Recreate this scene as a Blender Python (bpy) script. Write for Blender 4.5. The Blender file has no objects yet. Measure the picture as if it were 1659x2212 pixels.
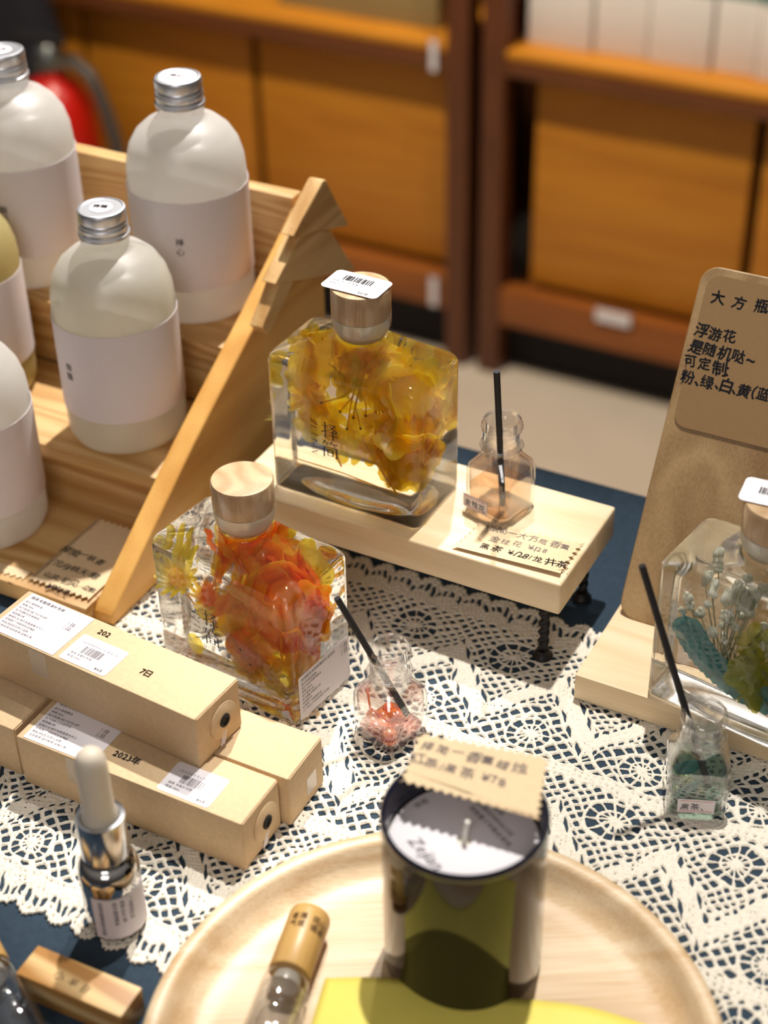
import bpy, bmesh, math, random
import numpy as np
from mathutils import Vector, Matrix

# ------------------------------------------------------------------ camera, world, lights, exposure
R = math.radians
SC = bpy.context.scene
COL = SC.collection
CAM_H, FPX, CX, CY = 0.60, 3536.0, 829.5, 1106.0
TH, RO, AL = R(35.97), R(-1.283), R(28.56)

def _w(v):
    return Vector((math.cos(AL)*v[0]-math.sin(AL)*v[1], math.sin(AL)*v[0]+math.cos(AL)*v[1], v[2]))
FW = _w((0, math.cos(TH), -math.sin(TH)))
_r0, _u0 = _w((1, 0, 0)), _w((0, math.sin(TH), math.cos(TH)))
RT = math.cos(RO)*_r0 + math.sin(RO)*_u0
UP = -math.sin(RO)*_r0 + math.cos(RO)*_u0
CPOS = Vector((0, 0, CAM_H))

def at(x, y, z=None, X=None, Y=None):
    """point of the scene seen at a pixel of the 1659x2212 photograph, on a plane of constant z, X or Y"""
    d = FW*FPX + RT*(x-CX) - UP*(y-CY)
    if z is not None: t = (z-CPOS.z)/d.z
    elif X is not None: t = (X-CPOS.x)/d.x
    else: t = (Y-CPOS.y)/d.y
    return CPOS + d*t

cam_d = bpy.data.cameras.new('camera')
cam_d.sensor_fit = 'VERTICAL'; cam_d.sensor_height = 36.0; cam_d.lens = FPX/2212*36.0
cam_d.clip_start = 0.02; cam_d.clip_end = 30
cam = bpy.data.objects.new('camera', cam_d); COL.objects.link(cam)
cam.matrix_world = Matrix(((RT.x, UP.x, -FW.x, CPOS.x), (RT.y, UP.y, -FW.y, CPOS.y), (RT.z, UP.z, -FW.z, CPOS.z), (0, 0, 0, 1)))
SC.camera = cam
cam_d.dof.use_dof = True
cam_d.dof.focus_distance = 0.845
cam_d.dof.aperture_fstop = 5.0

SC.view_settings.view_transform = 'Standard'
SC.view_settings.look = 'None'
SC.view_settings.gamma = 1.0
SC.view_settings.use_curve_mapping = False
SC.view_settings.exposure = 0.0
cy = SC.cycles
cy.use_denoising = True
cy.max_bounces = 16; cy.transmission_bounces = 14; cy.transparent_max_bounces = 24; cy.diffuse_bounces = 4; cy.glossy_bounces = 5
cy.sample_clamp_indirect = 50.0; cy.blur_glossy = 5.0
cy.caustics_reflective = False; cy.caustics_refractive = True

wd = bpy.data.worlds.new('shop_ambience'); SC.world = wd; wd.use_nodes = True
_nt = wd.node_tree; _bg = _nt.nodes['Background']; _bg.inputs[0].default_value = (1.0, 0.92, 0.84, 1)
_tc = _nt.nodes.new('ShaderNodeTexCoord'); _sx = _nt.nodes.new('ShaderNodeSeparateXYZ'); _mr = _nt.nodes.new('ShaderNodeMapRange')
_nt.links.new(_tc.outputs['Generated'], _sx.inputs[0]); _nt.links.new(_sx.outputs['Z'], _mr.inputs['Value'])
for _k, _v in (('From Min', 0.15), ('From Max', 0.9), ('To Min', 0.05), ('To Max', 0.32)): _mr.inputs[_k].default_value = _v   # pale ceiling above, dim shop around
_nt.links.new(_mr.outputs[0], _bg.inputs[1])

def look(o, p, tgt):
    o.location = p
    o.rotation_euler = (Vector(tgt)-Vector(p)).to_track_quat('-Z', 'Y').to_euler()

def spot(name, p, tgt, power, color, size, radius, blend=0.4, caustic=False):
    l = bpy.data.lights.new(name, 'SPOT'); l.energy = power; l.color = color; l.spot_size = R(size); l.spot_blend = blend
    l.shadow_soft_size = radius
    if caustic: l.cycles.is_caustics_light = True
    o = bpy.data.objects.new(name, l); COL.objects.link(o); look(o, p, tgt); return o

def area(name, p, tgt, power, color, sx, sy):
    l = bpy.data.lights.new(name, 'AREA'); l.energy = power; l.color = color; l.shape = 'RECTANGLE'; l.size = sx; l.size_y = sy
    o = bpy.data.objects.new(name, l); COL.objects.link(o); look(o, p, tgt); return o

spot('track_spotlight', (-0.60, 1.40, 1.60), (-0.58, 0.55, 0.0), 200, (1.0, 0.955, 0.90), 25, 0.020, 0.75)
spot('track_spotlight', (-0.30, 0.97, 1.62), (-0.12, 0.57, 0.0), 120, (1.0, 0.965, 0.91), 27, 0.020, 0.8)
area('front_fill_light', (0.08, -0.75, 1.0), (-0.40, 0.62, 0.1), 4.8, (1.0, 0.94, 0.92), 0.6, 0.6)  # added soft fill from the camera side for upright label faces
spot('cabinet_spotlight', (-1.15, 1.36, 1.30), (-1.05, 2.06, -0.50), 110, (1.0, 0.88, 0.70), 100, 0.04, 0.6)
spot('floor_spotlight', (-0.3, 1.6, 1.5), (-0.5, 1.9, -0.75), 45, (1.0, 0.9, 0.8), 70, 0.05, 0.6)

# ------------------------------------------------------------------ materials
def srgb(r, g, b):
    f = lambda c: (c/255/12.92 if c/255 <= 0.04045 else ((c/255+0.055)/1.055)**2.4)
    return (f(r), f(g), f(b), 1)

class NT:
    def __init__(s, name):
        s.m = bpy.data.materials.new(name); s.m.use_nodes = True
        s.t = s.m.node_tree; s.t.nodes.clear()
        s.out = s.t.nodes.new('ShaderNodeOutputMaterial')
    def n(s, typ, ins=None, **kw):
        nd = s.t.nodes.new('ShaderNode'+typ)
        for k, v in kw.items(): setattr(nd, k, v)
        for k, v in (ins or {}).items():
            if isinstance(v, bpy.types.NodeSocket): s.t.links.new(v, nd.inputs[k])
            else: nd.inputs[k].default_value = v
        return nd
    def surf(s, sock):
        s.t.links.new(sock, s.out.inputs['Surface']); return s.m

def ramp(t, fac, stops):
    nd = t.n('ValToRGB', {'Fac': fac})
    e = nd.color_ramp.elements
    while len(e) < len(stops): e.new(0.5)
    for i, (p, c) in enumerate(stops):
        e[i].position = p; e[i].color = c if len(c) == 4 else (*c, 1)
    return nd.outputs['Color']

def plain(name, col, rough=0.5, metal=0.0, var=0.0, scale=60, bump=0.0, coat=0.0, spec=0.5):
    t = NT(name)
    co = t.n('TexCoord').outputs['Object']
    ins = {'Roughness': rough, 'Metallic': metal, 'Coat Weight': coat, 'Specular IOR Level': spec}
    if var or bump:
        nz = t.n('TexNoise', {'Vector': co, 'Scale': scale, 'Detail': 4.0})
        if var:
            d = [c*(1-var) for c in col[:3]]; l = [min(1, c*(1+var)) for c in col[:3]]
            ins['Base Color'] = ramp(t, nz.outputs['Fac'], [(0.3, d), (0.7, l)])
        else: ins['Base Color'] = col
        if bump:
            ins['Normal'] = t.n('Bump', {'Height': nz.outputs['Fac'], 'Strength': bump, 'Distance': 0.001}).outputs['Normal']
    else: ins['Base Color'] = col
    return t.surf(t.n('BsdfPrincipled', ins).outputs[0])

def wood(name, light, dark, axis=0, freq=55.0, rough=0.45, contrast=1.0, fine=1.0):
    """straight grain along the given object axis, with wavy year rings and fine pores"""
    t = NT(name)
    co = t.n('TexCoord').outputs['Object']
    sc = [1.0, 1.0, 1.0]; sc[axis] = 0.09
    mp = t.n('Mapping', {'Vector': co, 'Scale': sc, 'Rotation': (0.0, 0.0, 0.0)})
    warp = t.n('TexNoise', {'Vector': mp.outputs[0], 'Scale': 22.0, 'Detail': 2.0})
    add = t.n('VectorMath', {0: mp.outputs[0], 1: warp.outputs['Color']}, operation='MULTIPLY_ADD')
    add.inputs[1].default_value = (1, 1, 1)
    sclw = t.n('VectorMath', {0: warp.outputs['Color'], 1: (0.02, 0.02, 0.02)}, operation='MULTIPLY')
    t.t.links.new(sclw.outputs[0], add.inputs[2])
    wv = t.n('TexWave', {'Vector': add.outputs[0], 'Scale': freq/6.28, 'Distortion': 2.0, 'Detail': 2.0}, wave_type='RINGS', rings_direction='XYZ'[axis])
    sc2 = [1.0, 1.0, 1.0]; sc2[axis] = 0.03
    mp2 = t.n('Mapping', {'Vector': co, 'Scale': sc2})
    nf = t.n('TexNoise', {'Vector': mp2.outputs[0], 'Scale': 900.0, 'Detail': 3.0})
    nb = t.n('TexNoise', {'Vector': mp.outputs[0], 'Scale': 35.0, 'Detail': 3.0})
    a = t.n('Math', {0: wv.outputs['Fac'], 1: 0.45*contrast}, operation='MULTIPLY')
    b = t.n('Math', {0: nf.outputs['Fac'], 1: 0.35*fine, 2: a.outputs[0]}, operation='MULTIPLY_ADD')
    c = t.n('Math', {0: nb.outputs['Fac'], 1: 0.5, 2: b.outputs[0]}, operation='MULTIPLY_ADD')
    col = ramp(t, c.outputs[0], [(0.25, light), (0.95, dark)])
    bp = t.n('Bump', {'Height': nf.outputs['Fac'], 'Strength': 0.12, 'Distance': 0.0006})
    return t.surf(t.n('BsdfPrincipled', {'Base Color': col, 'Roughness': rough, 'Normal': bp.outputs[0]}).outputs[0])

def clear(name, tint=(0.96, 0.96, 0.95), edge=(0.64, 0.63, 0.61), gloss=1.0, rough=0.02, milk=0.0):
    """thin-walled clear glass or plastic: light passes straight, rims darken, highlights by Fresnel"""
    t = NT(name)
    lw = t.n('LayerWeight', {'Blend': 0.35})
    col = ramp(t, lw.outputs['Facing'], [(0.35, tint), (0.98, edge)])
    tr = t.n('BsdfTransparent', {'Color': col})
    gl = t.n('BsdfGlossy', {'Color': (1, 1, 1, 1), 'Roughness': rough})
    fa = t.n('LayerWeight', {'Blend': 0.5})
    p5 = t.n('Math', {0: fa.outputs['Facing'], 1: 4.0}, operation='POWER')
    k = t.n('Math', {0: p5.outputs[0], 1: 0.75*gloss, 2: 0.06*gloss}, operation='MULTIPLY_ADD', use_clamp=True)
    base = tr.outputs[0]
    if milk:   # moulded plastic scatters a little, most of all where the wall is seen edge-on
        p2 = t.n('Math', {0: fa.outputs['Facing'], 1: 2.0}, operation='POWER')
        km = t.n('Math', {0: p2.outputs[0], 1: milk, 2: milk*0.12}, operation='MULTIPLY_ADD', use_clamp=True)
        df = t.n('BsdfDiffuse', {'Color': (0.95, 0.93, 0.92, 1)}); ts = t.n('BsdfTranslucent', {'Color': (0.95, 0.93, 0.92, 1)})
        ad = t.n('MixShader', {0: 0.5, 1: df.outputs[0], 2: ts.outputs[0]})
        base = t.n('MixShader', {0: km.outputs[0], 1: base, 2: ad.outputs[0]}).outputs[0]
    return t.surf(t.n('MixShader', {0: k.outputs[0], 1: base, 2: gl.outputs[0]}).outputs[0])

def solid_glass(name, ior, col=(1, 1, 1, 1), through=0.0):
    t = NT(name)
    g = t.n('BsdfGlass', {'Color': col, 'Roughness': 0.0, 'IOR': ior})
    if through:
        tr = t.n('BsdfTransparent', {'Color': col})
        return t.surf(t.n('MixShader', {0: through, 1: g.outputs[0], 2: tr.outputs[0]}).outputs[0])
    return t.surf(g.outputs[0])

def frosted(name, col, trans=0.5, tl=0.66, rough=0.45, spec=0.07):
    """sand-blasted glass: mostly diffusing, part translucent, a little see-through, with a soft sheen"""
    t = NT(name)
    df = t.n('BsdfDiffuse', {'Color': col}); ts = t.n('BsdfTranslucent', {'Color': col})
    m1 = t.n('MixShader', {0: tl, 1: df.outputs[0], 2: ts.outputs[0]})
    tp = t.n('BsdfTransparent', {'Color': (0.97, 0.97, 0.97, 1)})
    m2 = t.n('MixShader', {0: trans, 1: m1.outputs[0], 2: tp.outputs[0]})
    gl = t.n('BsdfGlossy', {'Color': (1, 1, 1, 1), 'Roughness': rough})
    return t.surf(t.n('MixShader', {0: spec, 1: m2.outputs[0], 2: gl.outputs[0]}).outputs[0])

def petalmat(name, c1, c2, tl=0.6, scale=180, gloss=0.05, trans=0.48):
    t = NT(name)
    co = t.n('TexCoord').outputs['Object']
    nz = t.n('TexNoise', {'Vector': co, 'Scale': scale, 'Detail': 3.0})
    col = ramp(t, nz.outputs['Fac'], [(0.32, c1), (0.68, c2)])
    df = t.n('BsdfDiffuse', {'Color': col}); ts = t.n('BsdfTranslucent', {'Color': col})
    m = t.n('MixShader', {0: tl, 1: df.outputs[0], 2: ts.outputs[0]})
    if trans:
        tp = t.n('BsdfTransparent', {'Color': col})
        m = t.n('MixShader', {0: trans, 1: m.outputs[0], 2: tp.outputs[0]})
    gl = t.n('BsdfGlossy', {'Color': (1, 1, 1, 1), 'Roughness': 0.3})
    return t.surf(t.n('MixShader', {0: gloss, 1: m.outputs[0], 2: gl.outputs[0]}).outputs[0])

M = {}
PL, PD = srgb(236, 208, 158), srgb(196, 146, 84)
for i, ax in enumerate('XYZ'):
    M['pine'+ax] = wood('pine_'+ax, srgb(232, 198, 140), srgb(176, 126, 64), i, 220, 0.5, 0.75, 1.3)
    M['pale'+ax] = wood('pale_pine_'+ax, srgb(240, 222, 190), srgb(214, 182, 134), i, 200, 0.5, 0.6, 1.2)
M['panel'] = wood('pine_side_panel', srgb(236, 186, 104), srgb(204, 142, 62), 1, 60, 0.5, 0.7)  # saturated orange puts the yellow bottle's warm cast light into the pine
M['ply'] = wood('veneer_board', srgb(184, 154, 110), srgb(134, 102, 64), 2, 90, 0.5, 0.6, 1.5)
M['tray'] = wood('tray_rubberwood', srgb(238, 219, 186), srgb(190, 146, 92), 0, 120, 0.40, 0.35, 1.5)
M['bamboo'] = wood('bamboo', srgb(214, 172, 104), srgb(176, 128, 62), 2, 300, 0.35, 0.6)
M['block'] = wood('striped_block_wood', srgb(240, 206, 146), srgb(178, 126, 64), 0, 420, 0.45, 1.5)
M['stopper'] = wood('stopper_wood', srgb(212, 180, 142), srgb(164, 126, 88), 2, 300, 0.4, 0.7)
M['cab'] = wood('cabinet_wood', srgb(118, 66, 26), srgb(90, 46, 18), 0, 40, 0.45, 0.6)
M['cabv'] = wood('cabinet_post_wood', srgb(108, 58, 25), srgb(80, 40, 18), 2, 40, 0.45, 0.6)
M['rail'] = wood('cabinet_rail_wood', srgb(160, 92, 30), srgb(122, 64, 20), 0, 40, 0.45, 0.6)
M['drawer'] = wood('drawer_wood', srgb(202, 134, 34), srgb(176, 106, 22), 0, 30, 0.5, 0.6)
M['kraft'] = plain('kraft_board', srgb(206, 177, 138), 0.75, var=0.06, scale=400, bump=0.1)
M['card'] = plain('kraft_card', srgb(225, 198, 158), 0.8, var=0.04, scale=500, bump=0.08)
M['cardedge'] = plain('dark_kraft_card', srgb(142, 110, 70), 0.6, var=0.04, scale=500)
M['paper'] = plain('white_paper', srgb(232, 226, 230), 0.6)
M['label'] = plain('label_paper', srgb(226, 217, 220), 0.55, var=0.015, scale=900, bump=0.03)
M['ink'] = plain('black_ink', srgb(22, 20, 24), 0.6)
M['inkg'] = plain('grey_ink', srgb(96, 90, 92), 0.7)
M['inkbrown'] = plain('brown_stamp_ink', srgb(120, 88, 58), 0.8)
M['inkred'] = plain('red_line_ink', srgb(206, 100, 66), 0.7)
M['inkblue'] = plain('dark_blue_ink', srgb(52, 50, 74), 0.7)
M['alu'] = plain('aluminium', srgb(232, 233, 238), 0.40, 1.0, bump=0.05, scale=800)
M['chrome'] = plain('silvered_glass', srgb(196, 192, 190), 0.06, 1.0)
M['collar'] = plain('silver_collar', srgb(206, 208, 214), 0.16, 1.0)
M['rubber'] = plain('white_rubber', srgb(226, 214, 194), 0.5)
M['iron'] = plain('black_iron', srgb(22, 18, 18), 0.45, 0.3, bump=0.2, scale=300)
M['reed'] = plain('black_reed', srgb(26, 22, 24), 0.7, var=0.2, scale=500, bump=0.3)
M['navy'] = plain('navy_cloth', srgb(51, 65, 78), 0.95, var=0.10, scale=260, bump=0.5, spec=0.15)
M['cotton'] = plain('cotton_yarn', srgb(238, 230, 214), 0.9, var=0.05, scale=900, bump=0.9, spec=0.2)
M['floor'] = plain('beige_floor_tile', srgb(196, 182, 164), 0.5, var=0.06, scale=6)
M['wall'] = plain('plaster_wall', srgb(120, 106, 84), 0.9, var=0.03, scale=5)
M['black'] = plain('black_parts_and_shade', srgb(18, 14, 16), 0.8)  # black fittings, also the board that stands for shade under the cabinets
M['darkcloth'] = plain('dark_fabric', srgb(24, 24, 34), 0.9, bump=0.4, scale=200)
M['red'] = plain('red_enamel', srgb(196, 26, 14), 0.3)
M['hose'] = plain('grey_rubber_hose', srgb(70, 64, 60), 0.5)
M['brass'] = plain('steel_valve', srgb(170, 172, 166), 0.3, 1.0)
M['goods'] = plain('white_carton', srgb(222, 214, 206), 0.7, var=0.02, scale=20)
M['teal'] = plain('teal_carton', srgb(126, 160, 150), 0.7)
M['beigebox'] = plain('beige_carton', srgb(150, 132, 86), 0.8, var=0.03, scale=10)
M['tagcl'] = clear('acrylic_tag', (0.85, 0.85, 0.86), (0.6, 0.6, 0.62), 1.5, 0.1)
M['yellow'] = plain('yellow_paper', srgb(240, 222, 104), 0.6, var=0.06, scale=40)
M['olive'] = plain('dark_olive_glass', srgb(22, 18, 8), 0.06, spec=0.42)
M['rim'] = plain('navy_black_rim', srgb(24, 26, 44), 0.15, coat=0.5)
M['wax'] = plain('white_wax', srgb(232, 226, 214), 0.6)
M['clear'] = clear('clear_plastic', (0.97, 0.965, 0.96), (0.78, 0.77, 0.76), 1.7, 0.02, 0.12)
M['clearglass'] = clear('clear_glass_wall', (0.97, 0.97, 0.96), (0.40, 0.38, 0.34), 1.2)
M['glass'] = solid_glass('bottle_glass', 1.46, (0.998, 0.998, 0.99, 1), 0.10)
M['plug'] = frosted('milky_plug', (0.86, 0.83, 0.76, 1), 0.35, 0.5, 0.2, 0.12)
M['film'] = clear('shrink_film', (0.98, 0.98, 0.97), (0.94, 0.94, 0.93), 0.6, 0.08)
M['tape'] = clear('clear_tape', (0.97, 0.96, 0.95), (0.93, 0.93, 0.92), 1.0, 0.35, 0.5)
M['frost'] = frosted('frosted_glass', (0.96, 0.94, 0.90, 1))
M['frosty'] = frosted('frosted_glass_over_yellow', (0.90, 0.80, 0.42, 1), 0.3)
M['milk'] = frosted('pale_bath_milk', (0.96, 0.94, 0.90, 1), 0.08, 0.7, 0.3, 0.02)
M['milky'] = frosted('yellow_green_bath_milk', (0.84, 0.74, 0.34, 1), 0.3, 0.75, 0.3, 0.02)
M['milkc'] = frosted('cream_bath_milk', (0.95, 0.92, 0.80, 1), 0.08, 0.7, 0.3, 0.02)
M['peach'] = clear('peach_oil', (1.0, 0.86, 0.72), (0.92, 0.62, 0.36), 0.5)
M['tealoil'] = clear('teal_oil', (0.62, 0.80, 0.74), (0.22, 0.44, 0.40), 0.5)
M['gel'] = petalmat('orange_gel', (0.94, 0.11, 0.005), (0.96, 0.30, 0.02), 0.4, 220, 0.10, 0.1)
M['gely'] = petalmat('yellow_gel', (0.55, 0.52, 0.10), (0.70, 0.66, 0.20), 0.4, 220, 0.15, 0.3)
M['pyel'] = petalmat('yellow_petal', (0.98, 0.74, 0.035), (0.99, 0.87, 0.11))
M['pgold'] = petalmat('golden_petal', (0.97, 0.58, 0.02), (0.98, 0.74, 0.05))
M['pora'] = petalmat('orange_petal', (0.97, 0.40, 0.02), (0.98, 0.60, 0.05))
M['pred'] = petalmat('red_orange_petal', (0.93, 0.16, 0.01), (0.96, 0.34, 0.03))
M['plime'] = petalmat('lime_petal', (0.66, 0.66, 0.06), (0.82, 0.79, 0.16), 0.6, 180, 0.05, 0.4)
M['pwhite'] = petalmat('white_blossom', (0.90, 0.90, 0.74), (0.95, 0.95, 0.84), 0.4, 180, 0.05, 0.1)
M['fern'] = petalmat('teal_leaf', (0.02, 0.26, 0.28), (0.06, 0.42, 0.44), 0.3, 180, 0.08, 0.1)
M['stem'] = petalmat('yellow_stem', (0.80, 0.46, 0.02), (0.90, 0.62, 0.06), 0.3)
M['stemg'] = petalmat('green_stem', (0.40, 0.42, 0.16), (0.55, 0.55, 0.26), 0.3)
M['seed'] = plain('brown_seed', srgb(90, 52, 16), 0.7)

# ------------------------------------------------------------------ mesh helpers
class MB:
    def __init__(s): s.v = []; s.f = []
    def add(s, vs, fs, mx=None):
        b = len(s.v)
        for p in vs:
            s.v.append(tuple(mx @ Vector(p)) if mx is not None else tuple(p))
        for f in fs: s.f.append(tuple(i+b for i in f))
        return s
    def box(s, x0, x1, y0, y1, z0, z1, bev=0.0, seg=2, mx=None):
        bm = bmesh.new(); bmesh.ops.create_cube(bm, size=1.0)
        for v in bm.verts:
            v.co = Vector(((x0+x1)/2+v.co.x*(x1-x0), (y0+y1)/2+v.co.y*(y1-y0), (z0+z1)/2+v.co.z*(z1-z0)))
        if bev: bmesh.ops.bevel(bm, geom=bm.edges[:], offset=bev, segments=seg, profile=0.6, affect='EDGES')
        bm.verts.index_update()
        s.add([v.co[:] for v in bm.verts], [[v.index for v in f.verts] for f in bm.faces], mx); bm.free(); return s
    def rings(s, rs, cap0=True, cap1=True, mx=None, closed=False):
        n = len(rs[0]); vs = [p for r in rs for p in r]; fs = []
        k = len(rs)
        for i in range(k if closed else k-1):
            a, b = i*n, ((i+1) % k)*n
            for j in range(n):
                j2 = (j+1) % n
                fs.append((a+j, a+j2, b+j2, b+j))
        if cap0 and not closed: fs.append(tuple(range(n-1, -1, -1)))
        if cap1 and not closed: fs.append(tuple((k-1)*n+j for j in range(n)))
        return s.add(vs, fs, mx)
    def lathe(s, prof, seg=48, mx=None, cap0=True, cap1=True, closed=False):
        rs = [[(r*math.cos(2*math.pi*j/seg), r*math.sin(2*math.pi*j/seg), z) for j in range(seg)] for r, z in prof]
        return s.rings(rs, cap0, cap1, mx, closed)
    def tube(s, pts, rad, seg=8):
        pts = [Vector(p) for p in pts]; n = len(pts); rs = []
        rr = rad if isinstance(rad, (list, tuple)) else [rad]*n
        t0 = (pts[1]-pts[0]).normalized()
        ref = Vector((0, 0, 1)) if abs(t0.z) < 0.9 else Vector((1, 0, 0))
        a = t0.cross(ref).normalized()
        for i in range(n):
            t = (pts[min(i+1, n-1)]-pts[max(i-1, 0)]).normalized()
            a = (a-t*a.dot(t)).normalized(); b = t.cross(a)
            rs.append([tuple(pts[i]+(a*math.cos(2*math.pi*j/seg)+b*math.sin(2*math.pi*j/seg))*rr[i]) for j in range(seg)])
        return s.rings(rs)
    def prism(s, poly, d):
        """polygon (3-D points) pushed along the vector d"""
        n = len(poly); d = Vector(d)
        vs = [tuple(p) for p in poly]+[tuple(Vector(p)+d) for p in poly]
        fs = [tuple(range(n-1, -1, -1)), tuple(range(n, 2*n))]+[(i, (i+1) % n, n+(i+1) % n, n+i) for i in range(n)]
        return s.add(vs, fs)
    def ball(s, c, r, seg=12, rings=8, sq=(1, 1, 1)):
        vs = []
        prof = [(max(1e-5, math.sin(math.pi*i/rings)), -math.cos(math.pi*i/rings)) for i in range(rings+1)]
        rs = [[(c[0]+r*sq[0]*q*math.cos(2*math.pi*j/seg), c[1]+r*sq[1]*q*math.sin(2*math.pi*j/seg), c[2]+r*sq[2]*z) for j in range(seg)] for q, z in prof]
        return s.rings(rs)

def link(name, me, mat, parent=None):
    o = bpy.data.objects.new(name, me); COL.objects.link(o)
    if mat is not None: me.materials.append(mat)
    if parent is not None: o.parent = parent
    return o

def obj(name, mb, mat, parent=None, smooth=40, recalc=True):
    me = bpy.data.meshes.new(name); me.from_pydata(mb.v, [], mb.f)
    if recalc:
        bm = bmesh.new(); bm.from_mesh(me); bmesh.ops.recalc_face_normals(bm, faces=bm.faces); bm.to_mesh(me); bm.free()
    if smooth:
        me.polygons.foreach_set('use_smooth', [True]*len(me.polygons))
        if smooth < 180: me.set_sharp_from_angle(angle=R(smooth))
    o = link(name, me, mat, parent)
    return o

def receive(o):
    o.cycles.is_caustics_receiver = True; return o

def tag(o, label, cat, group=None, kind=None):
    o['label'] = label; o['category'] = cat
    if group: o['group'] = group
    if kind: o['kind'] = kind
    return o

def thing(name, label, cat, loc=(0, 0, 0), rz=0.0, group=None):
    o = bpy.data.objects.new(name, None); COL.objects.link(o)
    o.empty_display_size = 0.01; o.location = loc; o.rotation_euler = (0, 0, rz)
    return tag(o, label, cat, group)

def struct(name, mb, mat, smooth=0):
    o = obj(name, mb, mat, None, smooth); o['kind'] = 'structure'; return o

def copy_tree(o, parent=None):
    c = o.copy(); COL.objects.link(c)
    if parent is not None: c.parent = parent
    for ch in list(o.children): copy_tree(ch, c)
    return c

def rrect(a, b, r, z, arc=8, edge=5, cx=0.0, cy_=0.0):
    """rounded rectangle outline, counter-clockwise, fixed point count"""
    r = min(r, a-1e-6, b-1e-6); P = []
    cs = [(a-r, -(b-r), -90), (a-r, b-r, 0), (-(a-r), b-r, 90), (-(a-r), -(b-r), 180)]
    for k, (x, y, d) in enumerate(cs):
        for i in range(arc+1):
            t = R(d+90*i/arc); P.append((x+r*math.cos(t), y+r*math.sin(t)))
        x2, y2, d2 = cs[(k+1) % 4]
        p = P[-1]; q = (x2+r*math.cos(R(d2)), y2+r*math.sin(R(d2)))
        for i in range(1, edge):
            P.append((p[0]+(q[0]-p[0])*i/edge, p[1]+(q[1]-p[1])*i/edge))
    return [(x+cx, y+cy_, z) for x, y in P]

def ell(a, b, z, **k):
    return [(x*a/b, y, z) for x, y, z in rrect(b, b, b-1e-6, z, **k)]

# ---- lettering: every glyph becomes flat mesh geometry
_G = {}
def glyph(ch, bold):
    k = ch
    if k not in _G:
        cu = bpy.data.curves.new('glyph', 'FONT'); cu.body = ch; cu.size = 1.0; cu.resolution_u = 2
        o = bpy.data.objects.new('glyph', cu); COL.objects.link(o)
        me = bpy.data.meshes.new_from_object(o.evaluated_get(bpy.context.evaluated_depsgraph_get()))
        vs = [v.co[:2] for v in me.vertices]; fs = [tuple(p.vertices) for p in me.polygons]
        bpy.data.objects.remove(o); bpy.data.curves.remove(cu); bpy.data.meshes.remove(me)
        xs = [v[0] for v in vs] or [0, 0.3]
        _G[k] = (vs, fs, min(xs), max(xs))
    return _G[k]

def text(lines, size, org, ux, uy, mat, parent=None, name='lettering', bold=0.0, jit=0.0, lead=1.35, space=0.0, vert=False, seed=1, lift=0.00015, shear=0.0, sx=1.0):
    """lines of writing from org, running along ux, lines going down -uy (unit vectors in the parent's frame)"""
    rnd = random.Random(seed); ux, uy, org = Vector(ux).normalized(), Vector(uy).normalized(), Vector(org)
    n = ux.cross(uy).normalized(); mb = MB()
    for li, line in enumerate(lines):
        x = 0.0; y = -li*lead
        for ch in line:
            if ch == ' ': x += 0.4; continue
            vs, fs, x0, x1 = glyph(ch, 0)
            w = x1-x0; cjk = ord(ch) > 0x2e00
            a = rnd.uniform(-1, 1)*jit*0.16; s = 1+rnd.uniform(-1, 1)*jit*0.16; dy = rnd.uniform(-1, 1)*jit*0.09
            shc = shear+rnd.uniform(-1, 1)*jit*0.2
            offs = [(0, 0)] if not bold else [(bold*p_, bold*q_) for p_, q_ in ((-1, -0.4), (1, 0.4), (-0.3, 1), (0.3, -1))]
            P = []; F2 = []
            for oi, (bx_, by_) in enumerate(offs):
              F2 += [tuple(i_+oi*len(vs) for i_ in f_) for f_ in fs]
              for vx, vy in vs:
                gx, gy = (vx-x0+bx_)*s, (vy-0.35+by_)*s
                gx += shc*gy
                gx, gy = gx*math.cos(a)-gy*math.sin(a), gx*math.sin(a)+gy*math.cos(a)
                gy += 0.35+dy
                p = org+ux*((x+gx)*size*sx)+uy*((y+gy)*size)+n*lift
                P.append(p)
            mb.add(P, F2)
            if vert: y -= 1.15+space
            else: x += (w+0.12 if cjk else w+0.09)+space
    return obj(name, mb, mat, parent, 0, recalc=False)

def strokes(mb, segs, size, org, ux, uy, lift=0.0002):
    ux, uy, org = Vector(ux), Vector(uy), Vector(org); n = ux.cross(uy)
    for x0, y0, x1, y1, w0, w1 in segs:
        a = org+ux*(x0*size/100)+uy*(y0*size/100)+n*lift; b = org+ux*(x1*size/100)+uy*(y1*size/100)+n*lift
        t = (b-a).normalized(); q = n.cross(t)
        w0 *= size/200; w1 *= size/200
        mb.add([a-q*w0-t*w0*0.5, b-q*w1+t*w1*0.5, b+q*w1+t*w1*0.5, a+q*w0-t*w0*0.5], [(0, 1, 2, 3)])

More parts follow.
